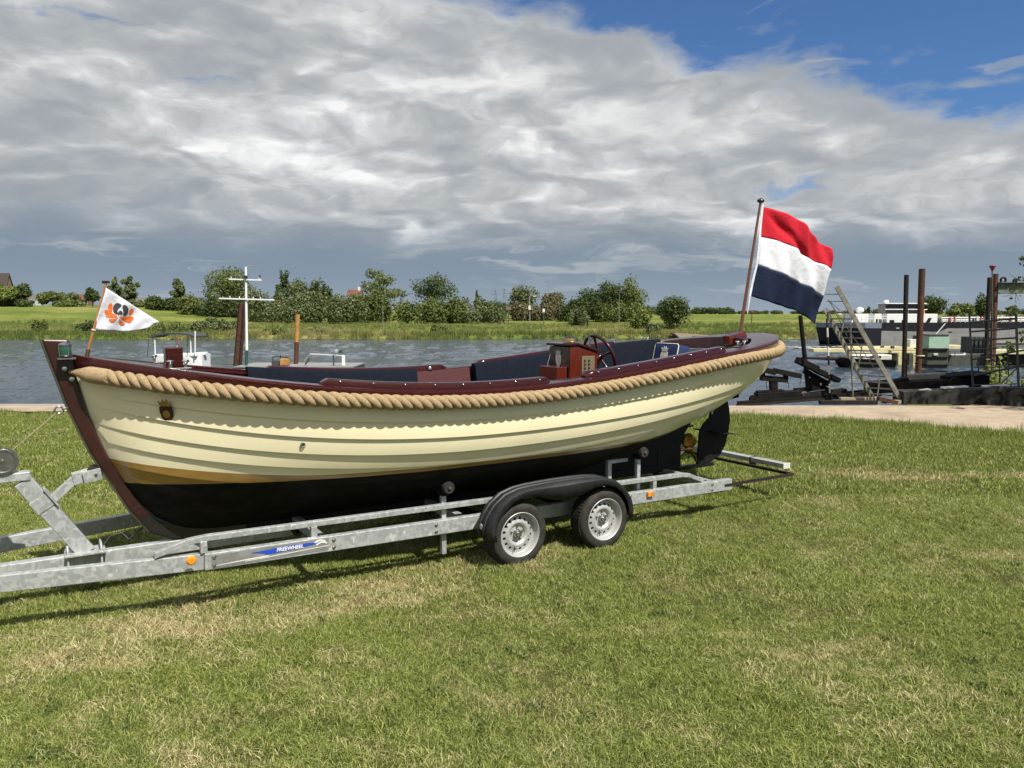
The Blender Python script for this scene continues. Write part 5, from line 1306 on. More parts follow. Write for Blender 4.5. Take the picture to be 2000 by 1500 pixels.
def yard():
    # yellow pontoon crane barge
    Y = 52; S = root_at(1790, 715, Y, 'yellow_pontoon', 'pale yellow steel pontoon moored before the cargo ship', 'pontoon', z=WZ)
    b = lambda nm, x0, y0, x1, y1, dy, dep, m, bev=.02: pbox(Rel(), x0, y0, x1, y1, Y + dy, dep).done(S, nm, M[m], bevel=bev)
    rr = Rel(); a = at(1589, 685, Y); c = at(1735, 680, Y); d = at(1735, 690, Y)
    rr.add([(a.x, Y, a.z + .12), (a.x, Y, a.z - .1), (d.x, Y, d.z), (c.x, Y, c.z), (a.x, Y + 1, a.z + .12), (a.x, Y + 1, a.z - .1), (d.x, Y + 1, d.z), (c.x, Y + 1, c.z)], [(0, 1, 2, 3), (7, 6, 5, 4), (0, 4, 5, 1), (3, 2, 6, 7), (0, 3, 7, 4), (1, 5, 6, 2)]).done(S, 'boom', M['yellow'], bevel=.02)
    b('deck_beam', 1655, 678, 1812, 684, 1.2, 2, 'yellow'); b('deck_beam', 1700, 685.5, 1812, 690, .8, 2, 'yellow'); b('side_plate', 1755, 691, 1765, 716, .6, 3, 'yellow'); b('side_plate', 1776, 691, 1782, 716, .6, 3, 'greygreen'); b('side_plate', 1784, 691, 1790, 716, .6, 3, 'yellow'); b('side_plate', 1796, 691, 1812, 712, .7, 3, 'yellow')
    b('hull', 1742, 692, 2090, 719, 1.4, 5, 'greygreen'); b('side_beam', 1852, 675, 1890, 682, 0, 2, 'yellow'); b('side_beam', 1945, 684, 2090, 692, 0, 2, 'yellow'); b('deck_house', 1778, 663, 1792, 690, 1.5, 1.2, 'offwhite'); b('deck_house', 1800, 656, 1812, 680, 1.5, 1.2, 'darkgrey')
    for x in (1700, 1722, 1742, 1830, 1960, 1975): b('bollard', x, 676, x + 5, 681, .6, .2, 'darkgrey', 0)
    for x0, x1 in ((1858, 1866), (1872, 1886), (1864, 1872)): b('life_raft', x0, 686, x1, 694, .2, .4, 'white')
    g = root_at(1833, 680, 49, 'green_cabinet', 'pale green steel cabinet on the pontoon between rusty piles and scaffold', 'cabinet'); 
    pbox(Rel(), 1815, 655, 1853.5, 680.5, 49, 1.2).done(g, 'body', M['green'], bevel=.015); pbox(Rel(), 1814, 653.5, 1854.5, 655, 48.95, 1.3).done(g, 'lid', M['greygreen']); pbox(Rel(), 1814, 681, 1816, 690, 49, 1).done(g, 'leg', M['black_steel']); pbox(Rel(), 1851, 681, 1853, 690, 49, 1).done(g, 'leg', M['black_steel'])
    g = root_at(1828, 719, 47.5, 'steel_container', 'dirty grey-green steel container below the pale green cabinet', 'container'); 
    pbox(Rel(), 1812, 683, 1851, 720, 47.5, 1.4).done(g, 'body', M['greygreen'], bevel=.02)
    for y in (682, 697, 712): pbox(Rel(), 1810, y, 1853, y + 1.6, 47.4, 1.5).done(g, 'rib', M['black_steel'])
    pbox(Rel(), 1824, 690, 1832, 694, 47.42, .07).done(g, 'sign_plate', M['offwhite'])
    g = root_at(1908, 690, 44, 'corrugated_box', 'dark corrugated steel box behind the scaffold', 'box')
    for i in range(9): pbox(Rel(), 1897 + i * 4.2, 659, 1899.6 + i * 4.2, 687, 44 + (i % 2) * .08, .5).done(g, 'corrugation', M['darkgrey'])
    pbox(Rel(), 1895, 658, 1937, 690, 44.3, .9).done(g, 'body', M['greygreen'])
    # black work boat
    Y = 50; S = root_at(1700, 725, Y, 'black_workboat', 'low black work boat lying in front of the yellow pontoon', 'boat', z=WZ)
    a = at(1652, 703, Y).x; c = at(1752, 703, Y).x; zt = at(0, 704, Y).z; rr = []
    for t in np.linspace(0, 1, 10):
        x = a + (c - a) * t; w = 1.3 * min(1, (t + .04) / .25) ** .6; z0 = WZ - .2 + .5 * (1 - min(1, t / .3)) ** 2; rr.append([(x, Y + 1.3 - w, zt + .12 * (1 - t)), (x, Y + 1.3 - w * .8, z0), (x, Y + 1.3 + w * .8, z0), (x, Y + 1.3 + w, zt + .12 * (1 - t))])
    Rel().loft(rr, closed=True, cap=True).done(S, 'hull', M['black_steel'], smooth=40); pbox(Rel(), 1664, 693, 1742, 703.5, Y + .7, 1.2).done(S, 'cabin', M['offwhite'], bevel=.05)
    for x in (1680, 1700, 1715): pbox(Rel(), x, 695, x + 6, 699, Y + .66, .06).done(S, 'window', M['glass'])
    p = at(1578, 701, Y); q = at(1655, 703, Y); Rel().tube([q + Vector((0, 1.2, 0)), p + Vector((0, 1.2, 0))], [.12, .07], 8).done(S, 'bowsprit', M['rusty_dark'], smooth=60)
    # rusty piles
    for lab, x0, y0, x1, y1, Y, r, m in (('thinner dark tubular pile left of the tall rusty pile', 1770.5, 538, 1766, 742, 36, .105, 'rusty_dark'), ('tall rusty tubular pile standing before the ship wheelhouse', 1801, 526, 1794, 722, 46.5, .185, 'rusty'), ('dark tubular pile, left one of the pair under the gantry beam', 1933, 543, 1925, 728, 38, .105, 'rusty_dark'), ('rusty tubular pile, right one of the pair carrying the gantry beam', 1944, 536, 1939, 728, 42, .155, 'rusty')):
        bt = at(x1, y1, Y); bt.z = min(bt.z, WZ) - .8; p = thing('steel_pile', lab, 'pile', bt, 0, 'tubular steel piles in the river'); t_ = at(x0, y0, Y)
        Rel().tube([bt, t_], [r * .97, r], 18).done(p, 'shaft', M[m], smooth=60); Rel().tube([t_, t_ + Vector((0, 0, .03))], [r * .93, r * .9], 18).done(p, 'cap', M['black_steel'], smooth=30)
        if y0 == 526:
            c = at(1797, 695, Y); Rel().tube([Vector((c.x + (r + .04) * math.cos(a), Y + (r + .04) * math.sin(a), c.z)) for a in np.linspace(0, 2 * PI, 17)[:-1]], .04, 6, closed=True).done(p, 'mooring_ring', M['yellow'], smooth=60)
    g = thing('gantry_beam', 'grey-green riveted steel beam reaching from the rusty pile to the right edge', 'beam', at(1945, 562, 42)); a = at(1946, 553, 42); c = at(2120, 572, 42)
    Rel().b2((a.x, 41.8, c.z), (c.x, 41.86, a.z)).done(g, 'web', M['greygrey']); Rel().b2((a.x, 41.6, a.z), (c.x, 42.1, a.z + .05)).done(g, 'flange', M['greygrey']); Rel().b2((a.x, 41.6, c.z - .05), (c.x, 42.1, c.z)).done(g, 'flange', M['greygrey'])
    for i in range(12):
        q = at(1955 + i * 10, 557 + (i % 2) * 8, 42); Rel().lathe([(0, .02), (.03, .01), (.035, 0)], 8, (q.x, 41.8, q.z), RX(PI / 2)).done(g, 'rivet', M['offwhite'])
    q = at(1957, 549, 42); Rel().lathe([(.10, -.05), (.17, -.05), (.17, .05), (.10, .05), (.10, -.05)], 14, (q.x, 41.9, q.z + .05), RX(PI / 2)).done(g, 'sheave', M['black_steel'], smooth=40)
    g = thing('cone_topmark', 'red cone topmark on a thin pole above the pile pair', 'topmark', at(1938, 720, 40)); a = at(1938, 732, 40); c = at(1938, 530, 40); Rel().tube([a, c], .035, 8).done(g, 'pole', M['scaff'], smooth=60); Rel().lathe([(.03, 0), (.16, .27), (.15, .30), (0, .30)], 16, c).done(g, 'cone', M['red'], smooth=40)
    # boarding ladder on legs
    Y = 17.4; L = root_at(1712, 788, Y, 'boarding_ladder', 'tall sloping alloy ladder standing on legs beside the slipway', 'ladder', z=.05)
    l0, l1 = at(1709, 786, 17.6), at(1611, 603, 17.6); r0, r1 = at(1762, 787, 17.15), at(1634, 559, 17.15)
    Rel().bar(l0, l1, .035, .10, (1, 0, .5)).done(L, 'stringer', M['ladder'], bevel=.004); Rel().bar(r0, r1, .035, .10, (1, 0, .5)).done(L, 'stringer', M['ladder'], bevel=.004)
    n = 15
    for i in range(n):
        z = l0.z + (l1.z - l0.z) * (i + .4) / n; p = l0.lerp(l1, (z - l0.z) / (l1.z - l0.z)); q = r0.lerp(r1, (z - r0.z) / (r1.z - r0.z)); Rel().bar(p, q, .035, .03).done(L, 'rung', M['ladder'])
    for k in range(2):
        z = l1.z + .16 * (k + 1); q = r0.lerp(r1, (z - r0.z) / (r1.z - r0.z)); Rel().bar(q, q + Vector((-.3, .25, 0)), .02, .02).done(L, 'rung', M['ladder'])
    for x0, y0, x1, y1, w, m in ((1652, 606, 1641, 662, .025, 'ladder'), (1684, 672, 1677, 716, .022, 'ladder'), (1719, 731, 1712, 786, .022, 'ladder'), (1617, 585, 1706, 716, .012, 'scaff'), (1622, 590, 1676, 700, .012, 'scaff'), (1617, 585, 1640, 606, .012, 'scaff')):
        Rel().bar(at(x0, y0, 17.4), at(x1, y1, 17.4), w, w).done(L, 'brace', M[m])
    for x0, y0, x1, y1, m in ((1661, 631, 1666, 785, 'ladder'),): Rel().tube([at(x0, y0, 18), at(x1, y1, 18)], .022, 8).done(L, 'leg', M[m], smooth=60)
    for i in range(9):
        a = at(1615 + i * .75, 622 + i * 18.2, 17.9); c = at(1615 + (i + 1) * .75, 622 + (i + 1) * 18.2, 17.9); Rel().tube([a, c], .022, 8).done(L, 'leg', M['offwhite' if i % 2 else 'rusty_dark'], smooth=60)
    for i, (x0, x1) in enumerate(((1722, 1732), (1743, 1760))):
        g = thing('wood_block', ('smaller' if i == 0 else 'larger') + ' pale timber chock under the foot of the boarding ladder', 'block', at(x0, 792, 17.0), 0, 'timber chocks under the ladder'); g.location.z = .05
        w = (x1 - x0) / 1500 * 17.2; MB().prism([(0, 0), (w, 0), (w, .07), (w * .4, .07)], lambda a, b_, t: (a, t, b_), 0, .12).build('chock', M['plankgrey'], g)
    # leaning black post
    g = thing('leaning_post', 'slim black leaning post under the large flag', 'post', at(1577, 760, 20.2)); Rel().tube([at(1579, 765, 20.2), at(1563, 616, 20.2)], [.065, .055], 10).done(g, 'shaft', M['black_steel'], smooth=60)
    # slipway rails
    for i, (x0, y0, x1, y1, Y0, Y1, lb) in enumerate(((1440, 792, 1720, 771, 17.2, 18.4, 'front slipway rail running under the black trolley'), (1575, 778, 1790, 760, 18.8, 19.6, 'rear slipway rail behind the boarding ladder'))):
        a, c = at(x0, y0, Y0), at(x1, y1, Y1); g = thing('slipway_rail', lb, 'rail', a, 0, 'slipway rails'); Rel().bar(a, c, .10, .05).done(g, 'rail_foot', M['rusty_dark']); Rel().bar(a + Vector((0, 0, .06)), c + Vector((0, 0, .06)), .04, .07).done(g, 'rail_head', M['black_steel'])
    # low stringer beams of the slip
    for x0, y0, x1, y1, Y, m, lb in ((1600, 789, 1712, 791, 17.0, 'rusty_dark', 'dark timber sleeper lying left of the ladder foot'), (1640, 781, 1715, 779, 17.6, 'plankgrey', 'pale timber plank lying behind the ladder legs'), (1715, 778, 1752, 787, 16.95, 'rusty', 'short rusty bar lying behind the ladder foot')):
        a, c = at(x0, y0, Y), at(x1, y1, Y); a.z = max(a.z, .075); c.z = max(c.z, .075); g = thing('beam', lb, 'beam', a); Rel().bar(a, c, .12, .09).done(g, 'timber', M[m], bevel=.01)
    # slip trolleys
    def trolley(lab, parts, Y):
        g = thing('slip_trolley', lab, 'trolley', at(parts[0][1], 780, Y), 0, 'black slipway trolleys')
        for nm, x0, y0, x1, y1, w, h, dy, m in parts:
            a, c = at(x0, y0, Y + dy), at(x1, y1, Y + dy)
            if nm in ('wheel', 'axle_drum'): Rel().lathe([(.02, -w / 2), (h, -w / 2), (h * 1.0, w / 2), (.02, w / 2)], 18, a, RX(PI / 2) if nm == 'wheel' else RY(PI / 2)).done(g, nm, M[m], smooth=40)
            else: Rel().bar(a, c, w, h).done(g, nm, M[m], bevel=.01)
    trolley('low black slip trolley with two slanted cradle pads', [('wheel', 1472, 780, 1472, 780, .12, .10, 0, 'black_steel'), ('wheel', 1560, 776, 1560, 776, .12, .10, 0, 'black_steel'), ('chassis', 1476, 774, 1562, 769, .30, .16, .1, 'black_steel'), ('chassis_top', 1478, 766, 1530, 763, .20, .06, .1, 'black_steel'), ('post', 1511, 765, 1510, 742, .18, .16, .1, 'black_steel'),
        ('cross_head', 1486, 738, 1537, 742, .2, .12, .1, 'black_steel'), ('pad_post', 1490, 736, 1489, 727, .10, .10, .1, 'black_steel'), ('pad_post', 1533, 741, 1535, 733, .10, .10, .1, 'black_steel'), ('cradle_pad', 1481, 720, 1512, 727, .30, .13, .1, 'black_steel'), ('cradle_pad', 1513, 724, 1561, 734, .30, .12, .1, 'black_steel'), ('chain', 1497, 745, 1498, 762, .015, .015, -.05, 'black_steel'), ('chain', 1538, 741, 1541, 758, .015, .015, -.05, 'black_steel')], 17.9)
    trolley('taller black slip trolley with steep cradle pads beside the leaning post', [('cradle_pad', 1557, 703, 1595, 721, .30, .15, .1, 'black_steel'), ('cradle_pad', 1594, 723, 1637, 743, .30, .12, .1, 'black_steel'), ('arm', 1570, 724, 1618, 750, .12, .12, .2, 'black_steel'), ('post', 1592, 762, 1590, 738, .2, .2, .2, 'black_steel'), ('post', 1577, 755, 1575, 727, .05, .06, .3, 'rusty_dark'), ('chassis', 1552, 762, 1608, 757, .22, .08, .3, 'black_steel'), ('axle_drum', 1564, 775, 1564, 775, .10, .10, .2, 'rusty'), ('axle', 1566, 774, 1640, 764, .16, .13, .2, 'rusty_dark'), ('chassis', 1625, 768, 1650, 763, .3, .12, .5, 'black_steel'), ('brace', 1605, 752, 1622, 765, .08, .08, .2, 'black_steel'), ('chain', 1566, 733, 1562, 753, .012, .012, 0, 'black_steel')], 18.4)
    trolley('long dark red iron wagon behind the ladder foot', [('chassis', 1700, 756, 1860, 748, .8, .26, 1.2, 'rusty_dark'), ('chassis_top', 1772, 737, 1842, 733, .3, .14, 1.4, 'concrete'), ('nose', 1700, 757, 1770, 741, .3, .12, 1.0, 'black_steel'), ('wheel', 1866, 752, 1866, 752, .14, .19, .7, 'black_steel'), ('wheel', 1824, 757, 1824, 757, .14, .13, .7, 'black_steel'), ('deck', 1834, 735, 1915, 727, .8, .05, 1.3, 'black_steel'), ('post', 1770, 745, 1769, 700, .04, .05, 1.0, 'rusty'), ('chassis', 1840, 748, 1915, 742, .8, .30, 1.4, 'black_steel')], 18.6)
    # low steel wall with tyres
    g = thing('steel_wall', 'long low black weathered steel wall standing in shade on the quay', 'wall', at(1770, 795, 17.0)); a = at(1764, 795, 17.0); c = at(2090, 755, 17.0)
    Rel().add([(a.x, 17, .03), (c.x, 17, .03), (c.x, 17, c.z), (at(1800, 0, 17).x, 17, at(0, 765, 17).z), (a.x, 17, at(0, 772, 17).z), (a.x, 17.5, .03), (c.x, 17.5, .03), (c.x, 17.5, c.z), (at(1800, 0, 17).x, 17.5, at(0, 765, 17).z), (a.x, 17.5, at(0, 772, 17).z)], [(0, 1, 2, 3, 4), (9, 8, 7, 6, 5), (0, 5, 6, 1), (1, 6, 7, 2), (2, 7, 8, 3), (3, 8, 9, 4), (4, 9, 5, 0)]).done(g, 'plate', M['walldark'], bevel=.01)
    for x0, x1, y in ((1795, 1815, 763.5), (1840, 1888, 757.5), (1920, 1968, 755)):
        pl = thing('plank', ('short', 'long', 'weathered')[(1795, 1840, 1920).index(x0)] + ' pale plank lying on the black steel wall' + (', nearest the ladder', ', in the middle', ', nearest the tyres')[(1795, 1840, 1920).index(x0)], 'plank', at(x0, y, 17.2), 0, 'pale planks on the steel wall'); Rel().bar(at(x0, y, 17.2), at(x1, y - 3, 17.2), .16, .03).done(pl, 'board', M['offwhite'])
    for i, (x, y, Y) in enumerate(((1944, 777, 16.75), (1990, 783, 16.6))):
        p = at(x, y, Y); tt = thing('old_tyre', 'old black tyre leaning on the steel wall, ' + ('left one' if i == 0 else 'right one at the picture edge'), 'tyre', p, 0, 'old tyres on the steel wall')
        MB().lathe([(.14, -.07), (.20, -.09), (.25, -.085), (.265, -.04), (.265, .04), (.25, .085), (.20, .09), (.14, .07), (.14, -.07)], 26, (0, 0, 0), RX(PI / 2 - .12)).build('carcass', M['rubber'], tt, smooth=40); MB().lathe([(.02, .0), (.14, .0)], 20, (0, .03, 0), RX(PI / 2 - .12)).build('hub_disc', M['greygreen'], tt)
    # scaffold frame
    Y = 19; g = thing('scaffold_frame', 'weathered tube scaffold frame with rails on the slipway at right', 'scaffold', at(1900, 760, Y))
    for x0, y0, x1, y1, dy, w in ((1893, 611, 1901, 768, 0, .05), (1984, 604, 1990, 775, -.2, .06), (1910, 697, 1911, 728, .2, .035), (1935, 700, 1952, 712, .2, .035), (1952, 712, 1953, 748, .2, .035), (1968, 690, 1970, 735, .2, .03)): Rel().tube([at(x0, y0, Y + dy), at(x1, y1, Y + dy)], w / 2, 8).done(g, 'upright', M['scaff'], smooth=60)
    for x0, y0, x1, y1, w in ((1893, 630, 1986, 622, .05), (1895, 648, 1986, 641, .045), (1897, 665, 1986, 660, .045), (1897, 682, 1950, 680, .035), (1900, 702, 2010, 682, .045), (1902, 717, 2010, 717, .025), (1903, 733, 2010, 711, .05), (1903, 752, 1985, 750, .03), (1955, 750, 1990, 715, .03)): Rel().tube([at(x0, y0, Y - .06), at(x1, y1, Y - .06)], w / 2, 8).done(g, 'rail', M['scaff'], smooth=60)
    # grassy bank to the right of the slip
    rr = []
    for y, z in ((21.5, -1.7), (22.4, -1.15), (24, -.85), (27, -.75), (29, -1.2), (31, -1.8)): rr.append([(x, y, z - .8 * smooth(14.8, 12.5 + (x - 10) * .6, 14.8) if x < 15 else z) for x in (13.6, 14.4, 15.5, 18, 24, 40)])
    tag(MB().loft(rr).build('river_bank', M['meadow'], smooth=60), kind='structure')


M['greygrey'] = pbr('grey_green_beam', (.12, .14, .125), .7, c2=(.09, .105, .09), ns=3, dirt=((.10, .06, .035), 3, .6, .5))
M['walldark'] = pbr('dark_wall_steel', (.028, .027, .021), .85, c2=(.015, .015, .013), ns=3, bump=.3, bs=30, dirt=((.05, .04, .025), 2.5, .58, .6))
houses()
left_boats()
ship()
yard()


# ------------------------------------------------------------------ vegetation
def raw_mesh(name, V, F, mat, parent=None):
    me = bpy.data.meshes.new(name); me.from_pydata(V, [], F); me.materials.append(mat)
    o = bpy.data.objects.new(name, me); COL.objects.link(o); o.parent = parent; return o


def leaf_cloud(blobs, n, size, gen, up=.25, droop=0.0):
    """leaf-sized quads scattered through the given blobs (cx, cy, cz, rx, ry, rz)"""
    B = np.array(blobs); vol = (B[:, 3] * B[:, 4] * B[:, 5]) ** (2 / 3); bi = gen.choice(len(B), n, p=vol / vol.sum())
    d = gen.normal(size=(n, 3)); d /= np.linalg.norm(d, axis=1)[:, None]
    r = gen.uniform(.25, 1, n) ** .45 * (1 + .12 * gen.normal(size=n))
    p = B[bi, :3] + d * r[:, None] * B[bi, 3:6]
    nrm = d * .8 + gen.normal(size=(n, 3)) * .6; nrm[:, 2] += up; nrm /= np.linalg.norm(nrm, axis=1)[:, None]
    a = np.cross(nrm, gen.normal(size=(n, 3))); a /= np.linalg.norm(a, axis=1)[:, None]; b = np.cross(nrm, a)
    if droop: a = a * (1 - droop) + np.array([0, 0, -1.0]) * droop
    s = size * gen.uniform(.5, 1.25, n)[:, None]
    q = np.stack([p - a * s * .62, p + b * s * .36, p + a * s * .62, p - b * s * .36], 1).reshape(-1, 3)
    F = np.arange(n * 4).reshape(-1, 4)
    return q.tolist(), F.tolist()


def tree(name, label, cat, base, H, Wd, leaf, seed, n=1500, size=.5, trunk=.25, nb=9, group=None, shape='round', droop=0.0, dense=1.0, depth=None, cap=.5):
    g = np.random.default_rng(seed); T = thing(name, label, cat, base, 0, group)
    Dp = depth or Wd; z0 = H * trunk; bl = []
    if shape == 'tall':
        for k in range(nb):
            t = (k + .5) / nb; w = Wd / 2 * (.55 + .55 * math.sin(PI * min(t * .95 + .1, 1))); 
            for _ in range(2): bl.append((g.normal() * w * .42, g.normal() * w * .42, z0 + (H - z0) * t, w * g.uniform(.35, .62), w * g.uniform(.35, .62), (H - z0) / nb * g.uniform(.7, 1.2)))
    elif shape == 'bush':
        for k in range(nb):
            x = g.uniform(-.5, .5) * Wd * .82; y = g.uniform(-.5, .5) * Dp * .7; h = H * (.84 + .28 * g.random()) * (1 - .55 * (abs(x) / (Wd / 2)) ** 2.4)
            bl.append((x, y, h * .48, Wd / nb ** .62 * g.uniform(.42, .75), Dp / nb ** .62 * g.uniform(.42, .7), h * .52))
    else:
        zc = (z0 + H) / 2; hz = (H - z0) / 2
        bl.append((0, 0, zc, Wd * .27, Dp * .27, hz * .6))
        for k in range(nb):
            d = g.normal(size=3); d /= np.linalg.norm(d); r = g.uniform(.50, .72)
            s = g.uniform(.26, .42)
            bl.append((d[0] * r * Wd / 2, d[1] * r * Dp / 2, zc + d[2] * r * hz, Wd * s * .78, Dp * s * .78, hz * s * 1.55))
    V, F = leaf_cloud(bl, n, size, g, droop=droop)
    raw_mesh('crown', V, F, M[leaf], T)
    mb = MB()
    if shape != 'bush':
        r = max(Wd * .028, .05); ln = g.normal(size=2) * .03 * H
        mb.tube([(0, 0, -.3), (ln[0] * .3, ln[1] * .3, z0 * .8), (ln[0], ln[1], z0 + (H - z0) * .55)], [r * 1.25, r * .9, r * .4], 7)
        for b in bl[1:min(len(bl), 8)]:
            mb.tube([(ln[0] * .4, ln[1] * .4, z0 * .9), ((b[0] + ln[0]) * .45, b[1] * .45, (z0 + b[2]) / 2 + .1 * H), (b[0], b[1], b[2])], [r * .55, r * .36, r * .12], 5)
    else:
        for b in bl[:6]: mb.tube([(b[0] * .3, b[1] * .3, -.2), (b[0] * .7, b[1] * .7, b[2] * .6), (b[0], b[1], b[2])], [.07, .05, .02], 5)
    mb.build('trunk' if shape != 'bush' else 'stem', M['bark'], T, smooth=60)
    return T


def ptree(name, label, cat, x, ybase, ytop, w, Y, leaf, seed, **k):
    """tree given by its picture place (centre, foot, top and width in photo pixels) and its true depth"""
    b = at(x, ybase, Y); g = terrain(b.x, Y); sc = Y / 1500 * 1.004
    top = CAMH + (612 - ytop) * sc; b.z = min(b.z, g) if g > -1.4 else b.z
    b.z = g - .1
    k['n'] = int(k.get('n', 900 + w * 14) * 1.7); k.setdefault('size', max(.28, 4.2 * sc))
    return tree(name, label, cat, b, top - b.z, w * sc, leaf, seed, **k)


def trees():
    s = 100
    L = [
     # name, label, x, ybase, ytop, w, Y, leaf, kwargs
     ('willow_tree', 'pale willow at the far left edge in front of the big brown roof', 8, 600, 553, 44, 170, 'leaf_light', dict(trunk=.15)),
     ('round_tree', 'dark round tree just right of the big brown roof at far left', 42, 600, 558, 36, 178, 'leaf_dark', dict(trunk=.15)),
     ('round_tree', 'small round tree between the white gabled house and the red roofed farm, leftmost of four', 84, 600, 571, 26, 190, 'leaf_mid', dict(trunk=.2)),
     ('round_tree', 'taller small tree second of four between the white gabled house and red roofed farm', 104, 600, 569, 22, 190, 'leaf_mid', dict(trunk=.2)),
     ('round_tree', 'low small tree third of four between white gabled house and red roofed farm', 121, 600, 573, 18, 190, 'leaf_mid', dict(trunk=.2)),
     ('round_tree', 'small tree touching the red roofed farm on its left', 142, 600, 572, 24, 188, 'leaf_mid', dict(trunk=.2)),
     ('round_tree', 'dark tree just right of the red roofed farm behind pennant staff', 181, 600, 566, 24, 185, 'leaf_dark', dict(trunk=.2)),
     ('poplar_tree', 'slim ragged tree directly above the top of the white pennant', 226, 602, 545, 22, 175, 'leaf_willow', dict(shape='tall', trunk=.1)),
     ('poplar_tree', 'tall ragged tree with two crowns right of the pennant top', 257, 604, 543, 34, 172, 'leaf_willow', dict(shape='tall', trunk=.12)),
     ('birch_tree', 'upright grey-green birch standing alone over the hedge left of white mast', 352, 602, 547, 30, 172, 'leaf_willow', dict(shape='tall', trunk=.1)),
     ('broad_tree', 'large bushy green tree behind the white signal mast', 452, 606, 527, 104, 165, 'leaf_mid', dict(trunk=.08, nb=14, n=3200)),
     ('poplar_tree', 'dark pointed tree right of the white signal mast', 553, 600, 532, 36, 175, 'leaf_dark', dict(shape='tall', trunk=.1)),
     ('round_tree', 'dull green tree beside the dark pointed tree, on its right', 580, 600, 545, 42, 172, 'leaf_willow', dict(trunk=.15)),
     ('round_tree', 'dark dome shaped tree rising above the willow bushes above the yellow post', 625, 600, 546, 46, 170, 'leaf_dark', dict(trunk=.15, nb=12)),
     ('willow_tree', 'broad grey-green willow with upright plumes right of the red roof', 744, 606, 530, 92, 168, 'leaf_willow', dict(shape='tall', trunk=.08, nb=7, n=2600)),
     ('oak_tree', 'spreading dark oak with sky gaps above the mid-bank bushes', 849, 606, 539, 84, 166, 'leaf_dark', dict(trunk=.42, nb=11, n=1300)),
     ('poplar_tree', 'thin dead-topped tree poking out of bushes right of the oak', 932, 606, 570, 10, 170, 'leaf_willow', dict(shape='tall', trunk=.2, n=300)),
     ('round_tree', 'grey twiggy tree behind the street lamp on the far bank', 1027, 614, 556, 64, 168, 'leaf_willow', dict(trunk=.1, nb=12, n=1900)),
     ('round_tree', 'lower brownish tree right of the street lamp', 1084, 614, 573, 54, 170, 'leaf_brown', dict(trunk=.1, nb=9)),
     ('broad_tree', 'tall dark green wood edge tree left half of the long tree group', 1150, 614, 562, 92, 168, 'leaf_dark', dict(trunk=.05, nb=13, n=2600)),
     ('broad_tree', 'tree with the highest crown in the long tree group, middle of it', 1195, 614, 552, 60, 166, 'leaf_dark', dict(trunk=.08, nb=12, n=2000)),
     ('broad_tree', 'rounded tree at the right end of the long tree group', 1234, 614, 546, 56, 164, 'leaf_mid', dict(trunk=.12, nb=12, n=2000)),
     ('lone_tree', 'dark lone tree standing in the open meadow on the far bank', 1317, 637, 573, 66, 121, 'leaf_dark', dict(trunk=.12, nb=14, n=2600, size=.34)),
     ('round_tree', 'dark green tree directly behind the ship wheelhouse', 1817, 612, 581, 52, 165, 'leaf_dark', dict(trunk=.08, nb=11)),
     ('round_tree', 'low light green tree between the ship wheelhouse and dark pile pair', 1878, 614, 590, 50, 165, 'leaf_mid', dict(trunk=.06, nb=11)),
     ('round_tree', 'tall dark tree left against the rusty pile pair', 1915, 614, 577, 38, 168, 'leaf_dark', dict(trunk=.08, nb=11)),
     ('round_tree', 'small pale tree under the grey gantry beam at right', 1974, 614, 597, 22, 170, 'leaf_willow', dict(trunk=.1)),
     ('poplar_tree', 'tiny dark conical tree left of the ship radar dome', 1696, 612, 600, 6, 300, 'leaf_dark', dict(shape='tall', trunk=.1, n=200)),
    ]
    for i, (nm, lb, x, yb, yt, w, Y, lf, kw) in enumerate(L):
        ptree(nm, lb, 'tree', x, yb, yt, w, Y, lf, s + i, group='trees beyond the far bank', **kw)
